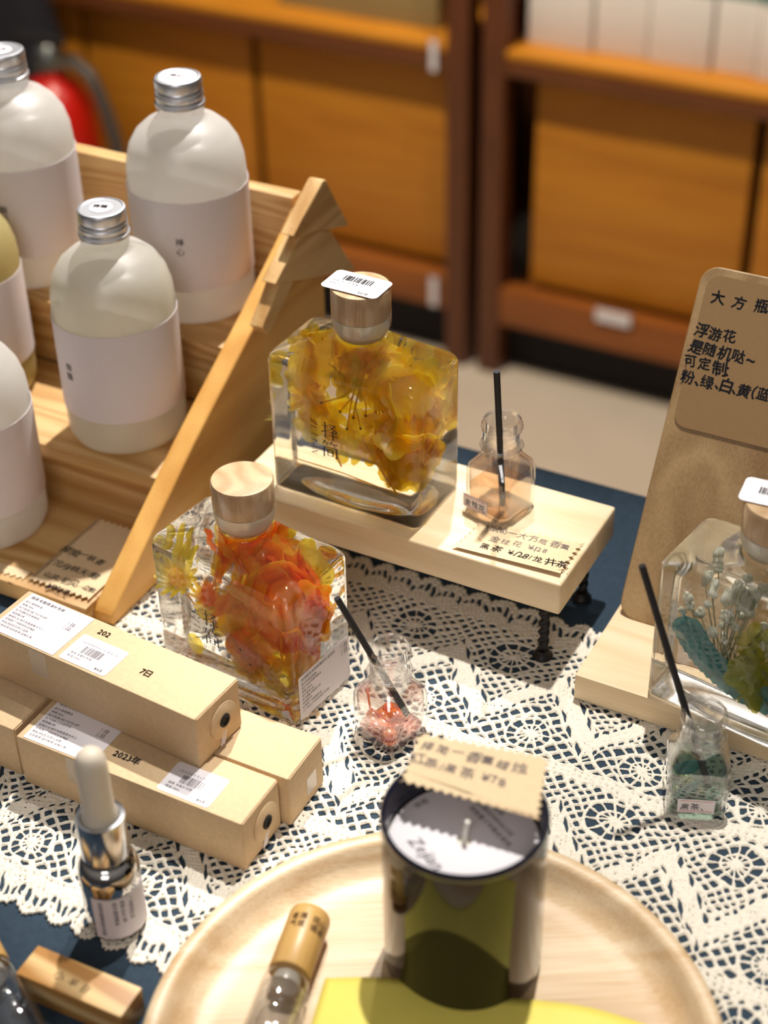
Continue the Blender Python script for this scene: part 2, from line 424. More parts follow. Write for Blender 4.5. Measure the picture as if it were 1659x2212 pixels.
ZE = [(5, 72, 42, 76, 4, 5), (25, 96, 25, 8, 8, 8), (25, 8, 12, 18, 7, 2), (4, 36, 42, 52, 6, 3),
      (48, 88, 86, 88, 4, 6), (86, 88, 46, 52, 7, 3), (54, 80, 94, 50, 4, 9), (52, 42, 88, 42, 4, 6), (44, 24, 96, 24, 4, 6), (70, 54, 70, 0, 8, 8)]
JIAN = [(22, 99, 6, 72, 8, 3), (18, 87, 46, 87, 4, 5), (28, 84, 35, 73, 4, 7), (62, 99, 50, 76, 8, 3), (58, 87, 95, 87, 4, 5), (70, 84, 79, 73, 4, 7),
        (15, 66, 26, 55, 4, 8), (14, 52, 14, 0, 8, 8), (34, 62, 88, 62, 4, 5), (88, 63, 88, 4, 8, 8), (88, 4, 76, 11, 7, 2),
        (36, 47, 36, 11, 6, 6), (66, 47, 66, 11, 7, 7), (36, 46, 66, 46, 4, 4), (36, 29, 66, 29, 4, 4), (36, 12, 66, 12, 4, 4)]
LAT = {'Z': [(15, 92, 80, 92, 5, 5), (80, 92, 15, 8, 12, 12), (12, 8, 82, 8, 5, 7)], 'E': [(22, 95, 22, 5, 13, 13), (15, 92, 78, 92, 5, 6), (22, 52, 66, 52, 5, 5), (15, 8, 82, 8, 5, 7)],
       'J': [(55, 95, 55, 18, 13, 12), (55, 18, 20, 4, 9, 5), (38, 94, 72, 94, 5, 5)], 'I': [(50, 95, 50, 5, 13, 13), (32, 94, 68, 94, 5, 5), (32, 6, 68, 6, 5, 5)],
       'A': [(48, 98, 10, 5, 5, 5), (48, 98, 90, 5, 12, 13), (24, 36, 74, 36, 5, 5)], 'N': [(16, 95, 16, 5, 5, 5), (14, 95, 84, 5, 13, 13), (84, 95, 84, 5, 5, 5)]}

def logo(size, org, ux, uy, mat, parent, name='printed_logo'):
    """two stacked characters with the latin name running down beside them"""
    mb = MB(); ux, uy, org = Vector(ux).normalized(), Vector(uy).normalized(), Vector(org)
    strokes(mb, ZE, size, org, ux, uy); strokes(mb, JIAN, size, org-uy*size*1.12, ux, uy)
    l = size*0.40
    for i, ch in enumerate('ZEJIAN'):   # rotated a quarter turn clockwise, slanted
        o = org-ux*size*0.62+uy*(size*0.98-i*size*0.36)
        lx, ly = -uy, ux+uy*0.0
        segs = [(x0+0.2*y0, y0, x1+0.2*y1, y1, a, b) for x0, y0, x1, y1, a, b in LAT[ch]]
        strokes(mb, [(x0*0.8, y0, x1*0.8, y1, a*0.9, b*0.9) for x0, y0, x1, y1, a, b in segs], l, o, lx, ly)
    return obj(name, mb, mat, parent, 0, recalc=False)

def barcode(w, h, org, ux, uy, mat, parent, name='barcode', seed=3):
    rnd = random.Random(seed); mb = MB(); ux, uy, org = Vector(ux).normalized(), Vector(uy).normalized(), Vector(org); n = ux.cross(uy)*0.00016
    x = 0.0
    while x < w:
        b = w/70*rnd.choice((1, 1, 2, 2, 3)); g = w/70*rnd.choice((1, 1, 2, 3))
        p = [org+ux*x+n, org+ux*min(w, x+b)+n, org+ux*min(w, x+b)+uy*h+n, org+ux*x+uy*h+n]
        mb.add(p, [(0, 1, 2, 3)]); x += b+g
    return obj(name, mb, mat, parent, 0, recalc=False)

def sheet(name, p0, ux, uy, w, h, mat, parent, r=0.002, th=0.0002):
    """a flat sticker or paper with rounded corners lying on a surface; p0 is its lower left corner"""
    ux, uy, p0 = Vector(ux).normalized(), Vector(uy).normalized(), Vector(p0); n = ux.cross(uy)
    out = [p0+ux*(x+w/2)+uy*(y+h/2) for x, y, z in rrect(w/2, h/2, r, 0, 4, 2)]
    mb = MB(); mb.prism(out, n*th)
    return obj(name, mb, mat, parent, 30)

def zigcard(name, P, mat, pitch=0.0042, depth=0.0026, th=0.0004, parent=None, sides=(1, 1, 1, 1)):
    """card cut with pinking shears; P = four corners counter-clockwise seen from its face"""
    P = [Vector(p) for p in P]; c = sum(P, Vector())/4; out = []
    nrm = (P[1]-P[0]).cross(P[3]-P[0]).normalized()
    for k in range(4):
        a, b = P[k], P[(k+1) % 4]; t = (b-a).normalized(); inn = nrm.cross(t)
        n = max(3, int((b-a).length/pitch))
        for i in range(n):
            out.append(a+(b-a)*(i/n))
            if sides[k]: out.append(a+(b-a)*((i+0.5)/n)+inn*depth)
    mb = MB(); mb.prism(out, nrm*th)
    return obj(name, mb, mat, parent, 0)

# ------------------------------------------------------------------ the place: floor, wall, table, cabinets
FZ = -0.75
mb = MB(); mb.box(-4.5, 2.5, -2.5, 3.2, FZ-0.05, FZ); struct('floor', mb, M['floor'])
mb = MB(); mb.box(-4.5, 2.5, 2.62, 2.72, FZ, 2.2); struct('wall_back', mb, M['wall'])

TZ = -0.0016
t = thing('display_table', 'long display table hidden under the navy cloth', 'table', (-0.35, 0.45, FZ))
mb = MB(); mb.box(-0.98, 0.85, -0.33, 0.36, 0.715, 0.745, 0.002); obj('tabletop', mb, M['pineX'], t, 30)
for x in (-0.93, 0.80):
    for y in (-0.28, 0.31):
        mb = MB(); mb.box(x-0.02, x+0.02, y-0.02, y+0.02, 0, 0.715, 0.002); obj('leg', mb, M['pineZ'], t, 30)

def cloth():
    X0, X1, Y0, Y1 = -1.335, 0.505, 0.115, 0.816
    xs = list(np.linspace(X0, X1, 60)); ys = list(np.linspace(Y0, Y1, 30))
    mb = MB(); vs = []; fs = []
    rnd = random.Random(4)
    n, m = len(xs), len(ys)
    for y in ys:
        for x in xs: vs.append((x, y, TZ))
    for j in range(m-1):
        for i in range(n-1): fs.append((j*n+i, j*n+i+1, (j+1)*n+i+1, (j+1)*n+i))
    loop = [(i, 0) for i in range(n)]+[(n-1, j) for j in range(1, m)]+[(i, m-1) for i in range(n-2, -1, -1)]+[(0, j) for j in range(m-2, 0, -1)]
    rows = [0.006, 0.03, 0.12, 0.25, 0.40]
    prev = [j*n+i for i, j in loop]
    for k, d in enumerate(rows):
        cur = []
        for q, (i, j) in enumerate(loop):
            nx = (-1 if i == 0 else 1 if i == n-1 else 0); ny = (-1 if j == 0 else 1 if j == m-1 else 0)
            off = 0.003*(k > -1)+0.016*min(1, d/0.3)*(0.5+0.5*math.sin(q*0.75+math.sin(q*0.2)*2))
            vs.append((xs[i]+nx*off, ys[j]+ny*off, TZ-d)); cur.append(len(vs)-1)
        L = len(loop)
        for q in range(L): fs.append((prev[q], cur[q], cur[(q+1) % L], prev[(q+1) % L]))
        prev = cur
    mb.add(vs, fs)
    return obj('tablecloth', mb, M['navy'], None, 180)
tag(cloth(), 'dark navy blue cloth draped over the display table', 'tablecloth')

YC = 2.04
def cabinet(name, label, x0, x1, ztop, zr0, zr1, zb0, zb1, drawers, shelf_z):
    """post-and-rail cabinet: posts stand on the floor, one row of drawers between the two rails, open shelf above"""
    t = thing(name, label, 'cabinet', ((x0+x1)/2, YC+0.2, FZ)); ox, oy, oz = (x0+x1)/2, YC+0.2, FZ
    def B(n, a, b, c, d, e, f, m, par=t, bev=0.003):
        mb = MB(); mb.box(a-ox, b-ox, c-oy, d-oy, e-oz, f-oz, bev); return obj(n, mb, m, par, 30)
    B('post', x0, x0+0.035, YC, YC+0.04, FZ, ztop, M['cabv']); B('post', x1-0.035, x1, YC, YC+0.04, FZ, ztop, M['cabv'])
    B('post', x0, x0+0.035, YC+0.36, YC+0.40, FZ, ztop, M['cabv']); B('post', x1-0.035, x1, YC+0.36, YC+0.40, FZ, ztop, M['cabv'])
    B('rail', x0+0.035, x1-0.035, YC+0.002, YC+0.03, zr0, zr1-0.0125, M['cab'])
    B('rail', x0+0.035, x1-0.035, YC+0.002, YC+0.03, zb0, zb1, M['rail'])
    B('shelf_board', x0+0.036, x1-0.036, YC+0.0005, YC+0.38, shelf_z-0.012, shelf_z, M['drawer'])  # orange wood puts the lit upper face of the rail into colour
    B('bottom_board', x0+0.036, x1-0.036, YC+0.03, YC+0.38, zb1-0.03, zb1-0.01, M['cab'])
    B('back_panel', x0+0.036, x1-0.036, YC+0.37, YC+0.385, zb0, ztop-0.02, M['cab'])
    for a, b in drawers:
        d = B('drawer', a, b, YC+0.036, YC+0.055, zb1+0.004, zr0-0.004, M['drawer'])
        B('drawer_box', a+0.01, b-0.01, YC+0.055, YC+0.33, zb1+0.01, zr0-0.05, M['black'], d, 0)
    B('top_board', x0-0.01, x1+0.01, YC-0.01, YC+0.40, ztop, ztop+0.03, M['cab'])
    return t
cabinet('shop_cabinet', 'brown wooden cabinet with orange drawers behind the frosted bottles and fire extinguisher', -2.30, -0.958, 0.62, -0.268, -0.230, -0.655, -0.595,
        [(-2.20, -1.675), (-1.663, -1.348), (-1.334, -1.006)], -0.230)
cabinet('shop_cabinet', 'brown wooden cabinet holding white cartons above orange drawers', -0.937, 0.35, 0.62, -0.261, -0.224, -0.659, -0.598,
        [(-0.866, -0.545), (-0.530, -0.20), (-0.187, 0.13)], -0.224)
mb = MB(); mb.box(-2.25, -0.96, YC+0.045, YC+0.06, FZ+0.0005, -0.662); mb.box(-0.935, 0.33, YC+0.045, YC+0.06, FZ+0.0005, -0.662); tag(obj('shade_board', mb, M['black'], None, 0), 'black board standing for the shade under the cabinets', 'board')  # black board added for the deep shade below the lower rails

xs = [-0.890, -0.792, -0.712, -0.622, -0.560, -0.47, -0.385]
sayings = ['leftmost of the white cartons on the cabinet shelf, beside the dark post', 'second white carton from the dark post on the cabinet shelf', 'third white carton from the dark post on the cabinet shelf',
           'narrow fourth white carton from the dark post on the cabinet shelf', 'fifth white carton from the dark post on the cabinet shelf', 'last white carton of the shelf row, at the photo edge']
for i in range(6):
    a, b = xs[i]+0.0015, xs[i+1]-0.0015; dy = (0.0, 0.006, 0.002, 0.008, 0.0, 0.004)[i]
    t = thing('carton', sayings[i], 'carton', ((a+b)/2, YC+0.045+dy, -0.224), 0, 'white cartons on the cabinet shelf')
    w = (b-a)/2
    mb = MB(); mb.box(-w, w, 0, 0.16, 0, 0.098, 0.002); obj('carton_body', mb, M['goods'], t, 30)
    mb = MB(); mb.box(-w+0.001, w-0.001, 0.001, 0.159, 0.0982, 0.165, 0.002); obj('carton_top', mb, M['teal'], t, 30)
mb = MB(); mb.box(-1.30, -1.03, YC+0.05, YC+0.25, -0.2299, -0.05, 0.003)
tag(obj('carton', mb, M['beigebox'], None, 30), 'wide beige carton on the shelf of the left cabinet', 'carton')
def acrylic(p, w, h, label, group='clear tag holders on the cabinets'):
    t = thing('tag_holder', label, 'tag holder', p, 0, group)
    mb = MB(); mb.box(-w/2, w/2, -0.004, 0, -h/2, h/2, 0.001); obj('holder', mb, M['tagcl'], t, 30)
    mb = MB(); mb.box(-w/2+0.003, w/2-0.003, -0.0055, -0.0041, -h/2+0.003, h/2-0.003, 0); obj('slip', mb, M['paper'], t, 0)
acrylic((-1.012, YC+0.0018, -0.247), 0.016, 0.05, 'small upright tag holder on the upper rail of the left cabinet')
acrylic((-1.012, YC+0.0018, -0.626), 0.018, 0.055, 'small upright tag holder on the lower rail of the left cabinet')
acrylic((-0.715, YC+0.0018, -0.60), 0.06, 0.026, 'wide tag holder on the lower rail under the cartons')

# fire extinguisher
ex, ey = -1.565, 1.86
t = thing('fire_extinguisher', 'red fire extinguisher with black hose standing before the left cabinet', 'fire extinguisher', (ex, ey, FZ))
mb = MB(); mb.lathe([(0.055, 0), (0.062, 0.006), (0.063, 0.36), (0.058, 0.40), (0.040, 0.432), (0.02, 0.445), (0.018, 0.455)], 40); obj('cylinder_body', mb, M['red'], t)
mb = MB(); mb.lathe([(0.016, 0.455), (0.022, 0.46), (0.022, 0.485), (0.014, 0.495)], 24); mb.box(-0.02, 0.05, -0.012, 0.012, 0.468, 0.482, 0.003); obj('valve', mb, M['brass'], t)
mb = MB(); mb.box(-0.06, 0.03, -0.009, 0.009, 0.497, 0.505, 0.002); obj('handle', mb, M['black'], t)
pts = [(0.045, 0, 0.475)]+[(0.075+0.045*math.sin(math.pi*i/20*0.9)-0.0, -0.01, 0.470-0.36*(i/20)**1.25) for i in range(1, 21)]
mb = MB(); mb.tube(pts, 0.010, 10); obj('hose', mb, M['hose'], t)
# dark bag behind the bottles
t = thing('bag', 'black bag in the dark upper left corner behind the fire extinguisher', 'bag', (at(25, 40, Y=1.97).x-0.10, 1.975, FZ))
mb = MB(); mb.rings([rrect(0.17, 0.034, 0.03, 0.0), rrect(0.19, 0.038, 0.036, 0.15), rrect(0.18, 0.036, 0.034, 0.45), rrect(0.14, 0.03, 0.028, 0.60)]); obj('bag_body', mb, M['darkcloth'], t)
mb = MB(); mb.tube([(-0.10+0.20*i/16, 0, 0.58+0.22*math.sin(math.pi*i/16)) for i in range(17)], 0.010, 8); obj('strap', mb, M['darkcloth'], t)

# ------------------------------------------------------------------ lace runner (threads worked into one openwork cloth)
def lace():
    rng = np.random.RandomState(7)
    X0, X1, Y0, Y1, h = -0.545, 0.02, 0.366, 0.688, 0.00062
    nx, ny = int((X1-X0)/h)+1, int((Y1-Y0)/h)+1
    xx, yy = np.meshgrid(X0+np.arange(nx)*h, Y0+np.arange(ny)*h)
    def smooth_noise(sc, seed):
        r = np.random.RandomState(seed); gx, gy = int((X1-X0)/sc)+3, int((Y1-Y0)/sc)+3
        g = r.uniform(-1, 1, (gy, gx)); fx, fy = (xx-X0)/sc, (yy-Y0)/sc
        ix, iy = fx.astype(int), fy.astype(int); u, v = fx-ix, fy-iy
        u, v = u*u*(3-2*u), v*v*(3-2*v)
        return (g[iy, ix]*(1-u)+g[iy, ix+1]*u)*(1-v)+(g[iy+1, ix]*(1-u)+g[iy+1, ix+1]*u)*v
    u = xx-X0+0.0015*smooth_noise(0.010, 1)+0.0005*smooth_noise(0.004, 2)+0.002*smooth_noise(0.05, 8)
    v = yy-0.3665+0.0015*smooth_noise(0.010, 3)+0.0005*smooth_noise(0.004, 4)+0.002*smooth_noise(0.05, 9)
    W = 0.314
    P = 0.062                                    # pattern repeat along the runner
    tri = np.abs((u/P) % 1.0-0.5)*2              # 0..1 zigzag
    def lines(c, s, r): return r-np.abs((c+s/2) % s-s/2)
    def net(s, r, uu=u, vv=v): return np.maximum(lines((uu+vv*1.15)*0.7, s, r), lines((uu-vv*1.15)*0.7, s, r))
    def cloth_(s, r, uu=u, vv=v): return np.maximum(lines(uu*0.94+vv*0.34, s, r), lines(vv*0.94-uu*0.34, s, r))
    big = net(0.0064, 0.00112); mid = net(0.0050, 0.00105); den = cloth_(0.0023, 0.00092)
    F = mid.copy()
    solid = 0.0012
    # repeats across the width: three zigzag bands with fans between, tape lines at the joints
    bw = (W-0.044)/3
    for b in range(3):
        v0 = 0.022+b*bw; vb = (v-v0)/bw
        inb = (vb >= 0) & (vb < 1)
        ph = 0.0 if b % 2 == 0 else 0.5
        tr = np.abs(((u/P)+ph) % 1.0-0.5)*2
        zz = 0.24+0.44*tr                          # zigzag trail of cloth stitch
        dz = np.abs(vb-zz)*bw
        F = np.where(inb, np.where(dz < 0.0065, den, np.where(dz < 0.0108, lines(u+0.3*v, 0.0046, 0.00105), np.where(vb > zz, mid, big))), F)
        trail_edge = np.minimum(np.abs(dz-0.0062), np.abs(dz-0.0112))
        F = np.where(inb, np.maximum(F, 0.00085-trail_edge), F)
        # fans and spiders sit in the hollows of the zigzag
        for (pc, vc, rad, dirn) in ((0.5-ph, 0.76, 0.0135, 1), (0.0-ph, 0.20, 0.0115, -1)):
            du = ((u/P-pc+0.5) % 1.0-0.5)*P; dv = v-(v0+vc*bw)
            rr = np.hypot(du, dv); an = np.arctan2(dv, du)
            legs = 12
            dl = np.abs(((an/(2*math.pi)*legs) % 1.0)-0.5)*2*math.pi/legs*rr
            spider = np.maximum(0.00070-dl, np.maximum(0.0007-np.abs(rr-rad*0.55), 0.0022-rr))
            spider = np.maximum(spider, 0.0009-np.abs(rr-rad))
            F = np.where(inb & (rr < rad+0.0009), spider, F)
        # tape line at the joint
        dt = np.abs(v-v0)
        tape = 0.0016-np.maximum(0, 0.0014-np.hypot(((u+0.0018) % 0.0036)-0.0018, (dt-0.0019)*1.3))*1.9
        F = np.where(dt < 0.0042, tape, F)
    # scalloped borders with picots on both long sides
    S = P/4
    for side in (0, 1):
        d = v if side == 0 else W-v
        edge = 0.0062*(1-np.abs(np.sin(math.pi*u/S))**0.7)+0.0007*np.sin(2*math.pi*u/(S/6))
        e = d-edge
        F = np.where((d < 0.0235), np.where(e < 0.0058, np.where(e < 0, -1.0, 0.0009+np.minimum(e, 0.001)*0.3-np.maximum(0, 0.0012-np.hypot(((u+0.002) % 0.0041)-0.002, e-0.0034))*2.0),
                     np.where(e < 0.0125, lines(u-0.25*d*(1 if side else -1), 0.0041, 0.00105), den)), F)
        F = np.where((d < 0.0235), np.maximum(F, 0.0009-np.abs(e-0.0128)), F)
        F = np.where((d < 0.0235) & (e < 0), np.minimum(F, e), F)
    F = F+0.00030*smooth_noise(0.0022, 5)+0.00016*smooth_noise(0.007, 6)
    # marching squares over the thread field
    H = TZ+0.0002+0.0013*np.sqrt(np.clip(F/0.0011, 0, 1))+0.00016*smooth_noise(0.0016, 11)+0.0003*(1+smooth_noise(0.06, 12))
    inside = F > 0
    idx = -np.ones(F.shape, int); k = int(inside.sum()); idx[inside] = np.arange(k)
    V = [np.stack([xx[inside], yy[inside], H[inside]], 1)]
    zlow = TZ+0.0004
    def edges(Fa, Fb, xa, ya, xb, yb, start):
        cr = (Fa > 0) != (Fb > 0); t_ = Fa[cr]/(Fa[cr]-Fb[cr]); t_ = np.clip(t_, 0.05, 0.95)
        e = -np.ones(Fa.shape, int); e[cr] = start+np.arange(int(cr.sum()))
        V.append(np.stack([xa[cr]+(xb[cr]-xa[cr])*t_, ya[cr]+(yb[cr]-ya[cr])*t_, np.full(t_.shape, zlow)], 1))
        return e, start+int(cr.sum())
    eh, k = edges(F[:, :-1], F[:, 1:], xx[:, :-1], yy[:, :-1], xx[:, 1:], yy[:, 1:], k)
    ev, k = edges(F[:-1, :], F[1:, :], xx[:-1, :], yy[:-1, :], xx[1:, :], yy[1:, :], k)
    a, b, c, d = inside[:-1, :-1], inside[:-1, 1:], inside[1:, 1:], inside[1:, :-1]
    code = a*1+b*2+c*4+d*8
    A, B_, C_, D_ = idx[:-1, :-1], idx[:-1, 1:], idx[1:, 1:], idx[1:, :-1]
    E0, E1, E2, E3 = eh[:-1, :], ev[:, 1:], eh[1:, :], ev[:, :-1]
    nm = {'A': A, 'B': B_, 'C': C_, 'D': D_, '0': E0, '1': E1, '2': E2, '3': E3}
    table = {15: ['ABCD'], 1: ['A03'], 2: ['0B1'], 4: ['1C2'], 8: ['32D'], 3: ['AB13'], 6: ['0BC2'], 12: ['31CD'], 9: ['A02D'],
             7: ['ABC23'], 14: ['0BCD3'], 13: ['A01CD'], 11: ['AB12D'], 5: ['A03', '1C2'], 10: ['0B1', '32D']}
    loops, starts, tot = [], [], 0
    counts = []
    for kd, polys in table.items():
        m = code == kd
        if not m.any(): continue
        for p in polys:
            arr = np.stack([nm[ch][m] for ch in p], 1)
            loops.append(arr.ravel()); counts.append(np.full(arr.shape[0], arr.shape[1]))
    loops = np.concatenate(loops).astype(np.int32); counts = np.concatenate(counts)
    starts = np.concatenate([[0], np.cumsum(counts)[:-1]]).astype(np.int32)
    V = np.concatenate(V).astype(np.float32)
    me = bpy.data.meshes.new('lace_runner')
    me.vertices.add(len(V)); me.vertices.foreach_set('co', V.ravel())
    me.loops.add(len(loops)); me.loops.foreach_set('vertex_index', loops)
    me.polygons.add(len(starts)); me.polygons.foreach_set('loop_start', starts)
    me.update(calc_edges=True); me.validate()
    me.polygons.foreach_set('use_smooth', np.ones(len(me.polygons), bool))
    return link('lace_runner', me, M['cotton'])
tag(lace(), 'cream crocheted lace runner spread across the navy tablecloth', 'lace runner')

# ------------------------------------------------------------------ stepped rack with frosted bottles
XR = -0.482                      # outer face of the side panel
t = thing('stepped_rack', 'stepped pine display rack holding the frosted bottles', 'display rack', (-0.60, 0.68, 0))
ox, oy = -0.60, 0.68
def RB(n, a, b, c, d, e, f, m, bev=0.0008):
    mb = MB(); mb.box(a-ox, b-ox, c-oy, d-oy, e, f, bev); return obj(n, mb, m, t, 30)
XL = -0.80; xi = XR-0.0135
for xa, xb in ((xi, XR), (XL-0.0135, XL)):
    prof = [(0.559, 0.0), (0.559, 0.006), (0.563, 0.0105), (0.599, 0.034), (0.654, 0.0695), (0.733, 0.1145), (0.774, 0.1395), (0.795, 0.153), (0.812, 0.160), (0.812, 0.0)]
    mb = MB(); mb.prism([(xa-ox, y-oy, z) for y, z in prof], (xb-xa, 0, 0))
    o = obj('side_panel', mb, M['panel'], t, 30)
    bv = o.modifiers.new('soft_edge', 'BEVEL'); bv.width = 0.0012; bv.segments = 2; bv.limit_method = 'ANGLE'
RB('tread', XL, xi, 0.553, 0.640, 0.0005, 0.012, M['pineX']); RB('riser', XL, xi, 0.638, 0.648, 0.012, 0.040, M['pineX'])
RB('tread', XL, xi, 0.633, 0.716, 0.040, 0.052, M['pineX']); RB('riser', XL, xi, 0.716, 0.726, 0.0525, 0.088, M['pineX'])
RB('tread', XL, xi, 0.711, 0.800, 0.088, 0.100, M['pineX']); RB('back_board', XL, xi, 0.800, 0.811, 0.0, 0.161, M['pineX'])

BPROF = [(0.028, 0.0), (0.0335, 0.002), (0.0358, 0.007), (0.0362, 0.014), (0.0362, 0.090), (0.0355, 0.098), (0.0330, 0.107), (0.0285, 0.1145), (0.0225, 0.1198), (0.0168, 0.1225), (0.0140, 0.1245), (0.0134, 0.1265), (0.0142, 0.1285), (0.0145, 0.1305), (0.0138, 0.1322), (0.0126, 0.133), (0.0124, 0.146)]
def frosted_bottle(label, loc, milk, word, lang, stk=0.0066, level=0.112):
    t = thing('frosted_bottle', label, 'bottle', loc, 0, 'frosted bottles on the stepped rack')
    mb = MB(); mb.lathe(BPROF, 64, cap1=False); obj('glass_body', mb, M['frosty'] if milk is M['milky'] else M['frost'], t, 60)
    inner = [(max(0.001, r-0.0012), z) for r, z in [(0.0, 0.0012)]+BPROF if z < level-0.002]
    inner[0] = (0.02, 0.0015)
    rl = np.interp(level, [z for r, z in BPROF], [r for r, z in BPROF])-0.0012
    mb = MB(); mb.lathe(inner+[(rl, level)], 48); obj('liquid', mb, milk, t, 60)
    # paper label wrapped round the body
    n = 48; r = 0.0366; a0 = R(335-118); a1 = R(335+118)
    rs = []
    for i in range(n+1):
        a = a0+(a1-a0)*i/n
        rs.append([((r+q)*math.cos(a), (r+q)*math.sin(a), z) for q, z in ((0, 0.0255), (0.0003, 0.0255), (0.0003, 0.0835), (0, 0.0835))])
    mb = MB(); mb.rings(rs); lab = obj('paper_label', mb, M['label'], t, 40)
    lab.rotation_euler.z = R(-27)
    a = R(lang); p = Vector((0.0370*math.cos(a), 0.0370*math.sin(a), 0.057)); ux = Vector((-math.sin(a), math.cos(a), 0))
    if word:
      tx = text([word], 0.0054, p-ux*0.0026, ux, (0, 0, 1), M['ink'], lab, vert=True); tx.matrix_parent_inverse = Matrix.Rotation(R(27), 4, 'Z')
    # ribbed aluminium screw cap
    seg = 72; rs = []
    for r, z, knurl in [(0.0143, 0.131, 0), (0.0149, 0.1313, 0), (0.0149, 0.1328, 0), (0.0139, 0.1336, 0), (0.0138, 0.1350, 0), (0.0143, 0.1360, 0), (0.0143, 0.1372, 0), (0.0136, 0.1382, 0), (0.0142, 0.1392, 0), (0.0142, 0.1400, 0), (0.0137, 0.1409, 0), (0.01385, 0.1415, 1), (0.0139, 0.1458, 1), (0.0139, 0.1463, 0), (0.0134, 0.1474, 0), (0.0124, 0.1476, 0), (0.0118, 0.1471, 0)]:
        rs.append([((r+(0.00028*knurl if j % 2 else -0.00012*knurl))*math.cos(2*math.pi*j/seg), (r+(0.00028*knurl if j % 2 else -0.00012*knurl))*math.sin(2*math.pi*j/seg), z) for j in range(seg)])
    mb = MB(); mb.rings(rs); cap = obj('screw_cap', mb, M['alu'], t, 30)
    mb = MB(); mb.lathe([(stk, 0.1472), (stk, 0.1474)], 32); st = obj('cap_sticker', mb, M['paper'], cap, 30)
    if word: text([word], 0.0042, (-0.0046, -0.0018, 0.14745), (1, 0.3, 0), (-0.3, 1, 0), M['ink'], st, bold=0.02)
    return t
frosted_bottle('frosted glass bottle of cloudy liquid on the middle step, nearest the side panel', (-0.543, 0.672, 0.0525), M['milkc'], '微醺', 254)
frosted_bottle('frosted glass bottle with white liquid on the top step, beside the tree shaped ornament', (-0.541, 0.7545, 0.1005), M['milk'], '禅心', 293, 0.0112)
frosted_bottle('frosted white bottle on the top step cut by the left edge, before the red extinguisher', (-0.663, 0.745, 0.1005), M['milk'], '馥云', 290)
frosted_bottle('frosted bottle of yellow-green liquid on the middle step at the left edge', (-0.658, 0.672, 0.0525), M['milky'], '', 230)
frosted_bottle('frosted bottle on the lowest step at the left edge, lowest of the bottles', (-0.598, 0.5955, 0.0125), M['milk'], '', 352)

# wooden tree ornament on the outside of the side panel
t = thing('tree_ornament', 'small pine tree-shaped wooden ornament leaning on the rack side panel', 'ornament', (XR, 0.77, 0.14))
def yz(pts, x0, th, name, mat):
    mb = MB(); mb.prism([(x0-XR, y-0.77, z-0.14) for y, z in pts], (th, 0, 0)); o = obj(name, mb, mat, t, 20)
    b = o.modifiers.new('soft_edge', 'BEVEL'); b.width = 0.0006; b.segments = 1; return o
yz([(0.7925, 0.1812), (0.7965, 0.1800), (0.823, 0.138), (0.756, 0.160)], XR+0.0035, 0.0100, 'crown_tier', M['pineY'])
yz([(0.769, 0.1558), (0.803, 0.1432), (0.834, 0.101), (0.736, 0.137)], XR+0.0008, 0.0105, 'crown_tier', M['pineY'])
yz([(0.742, 0.1345), (0.759, 0.1285), (0.727, 0.107), (0.720, 0.115)], XR+0.0008, 0.0095, 'trunk', M['pineY'])

# ------------------------------------------------------------------ plant helpers (flowers sealed in the square bottles)
rndp = random.Random(11)
def rotm(rx, ry, rz): return Matrix.Rotation(rz, 4, 'Z') @ Matrix.Rotation(ry, 4, 'Y') @ Matrix.Rotation(rx, 4, 'X')
def petal(mb, L, W, cup, mx, n=5, m=4, tip=0.35):
    vs, fs = [], []
    for i in range(n+1):
        s = i/n; w = W*(math.sin(math.pi*min(1, (s*0.86+0.08)))**0.65)*(1-tip*max(0, s-0.85))
        for j in range(m+1):
            q = j/m*2-1
            vs.append((s*L, q*w/2, cup*L*(s*s)+cup*W*0.5*q*q*0.8+0.03*L*math.sin(7*s+3*q)))
    for i in range(n):
        for j in range(m): fs.append((i*(m+1)+j, i*(m+1)+j+1, (i+1)*(m+1)+j+1, (i+1)*(m+1)+j))
    mb.add(vs, fs, mx)

def floret(mb, c, size, rot, k=4):
    for q in range(k):
        petal(mb, size*0.62, size*0.62, 0.22, Matrix.Translation(c) @ rot @ Matrix.Rotation(2*math.pi*q/k+rndp.uniform(-0.15, 0.15), 4, 'Z'))

def place(o, parent): return o

def blossom_cluster(name, label, base, spread, n, size, mats, seed, stem_to=None, stemmat='stem', cat='flower', k=4, rz=0.0):
    """loose head of four-petalled florets around base (world), spread = half extents"""
    rnd = random.Random(seed); rndp.seed(seed)
    t = thing(name, label, cat, base, rz)
    for i in range(n):
        for _ in range(20):
            p = Vector((rnd.uniform(-1, 1), rnd.uniform(-1, 1), rnd.uniform(-1, 1)))
            if p.length < 1: break
        c = Vector((p.x*spread[0], p.y*spread[1], p.z*spread[2]))
        mb = MB(); floret(mb, c, size*rnd.uniform(0.75, 1.2), rotm(rnd.uniform(0.6, 2.4), rnd.uniform(-0.9, 0.9), rnd.uniform(0, 6.28)), k)
        obj('floret', mb, mats[i % len(mats)], t, 180, recalc=False)
    if stem_to is not None:
        mb = MB()
        for q in range(max(3, n//2)):
            e = Vector((rnd.uniform(-0.7, 0.7)*spread[0], rnd.uniform(-0.6, 0.6)*spread[1], rnd.uniform(-0.6, 0.8)*spread[2]))
            s0 = Vector(stem_to)+Vector((rnd.uniform(-1, 1)*0.002, rnd.uniform(-1, 1)*0.0015, 0))
            mid = (s0+e)/2+Vector((rnd.uniform(-1, 1)*0.003, 0, rnd.uniform(-1, 1)*0.003))
            mb.tube([s0, mid, e], [0.0006, 0.0004, 0.0003], 6)
        obj('stem', mb, M[stemmat], t, 180)
    return t

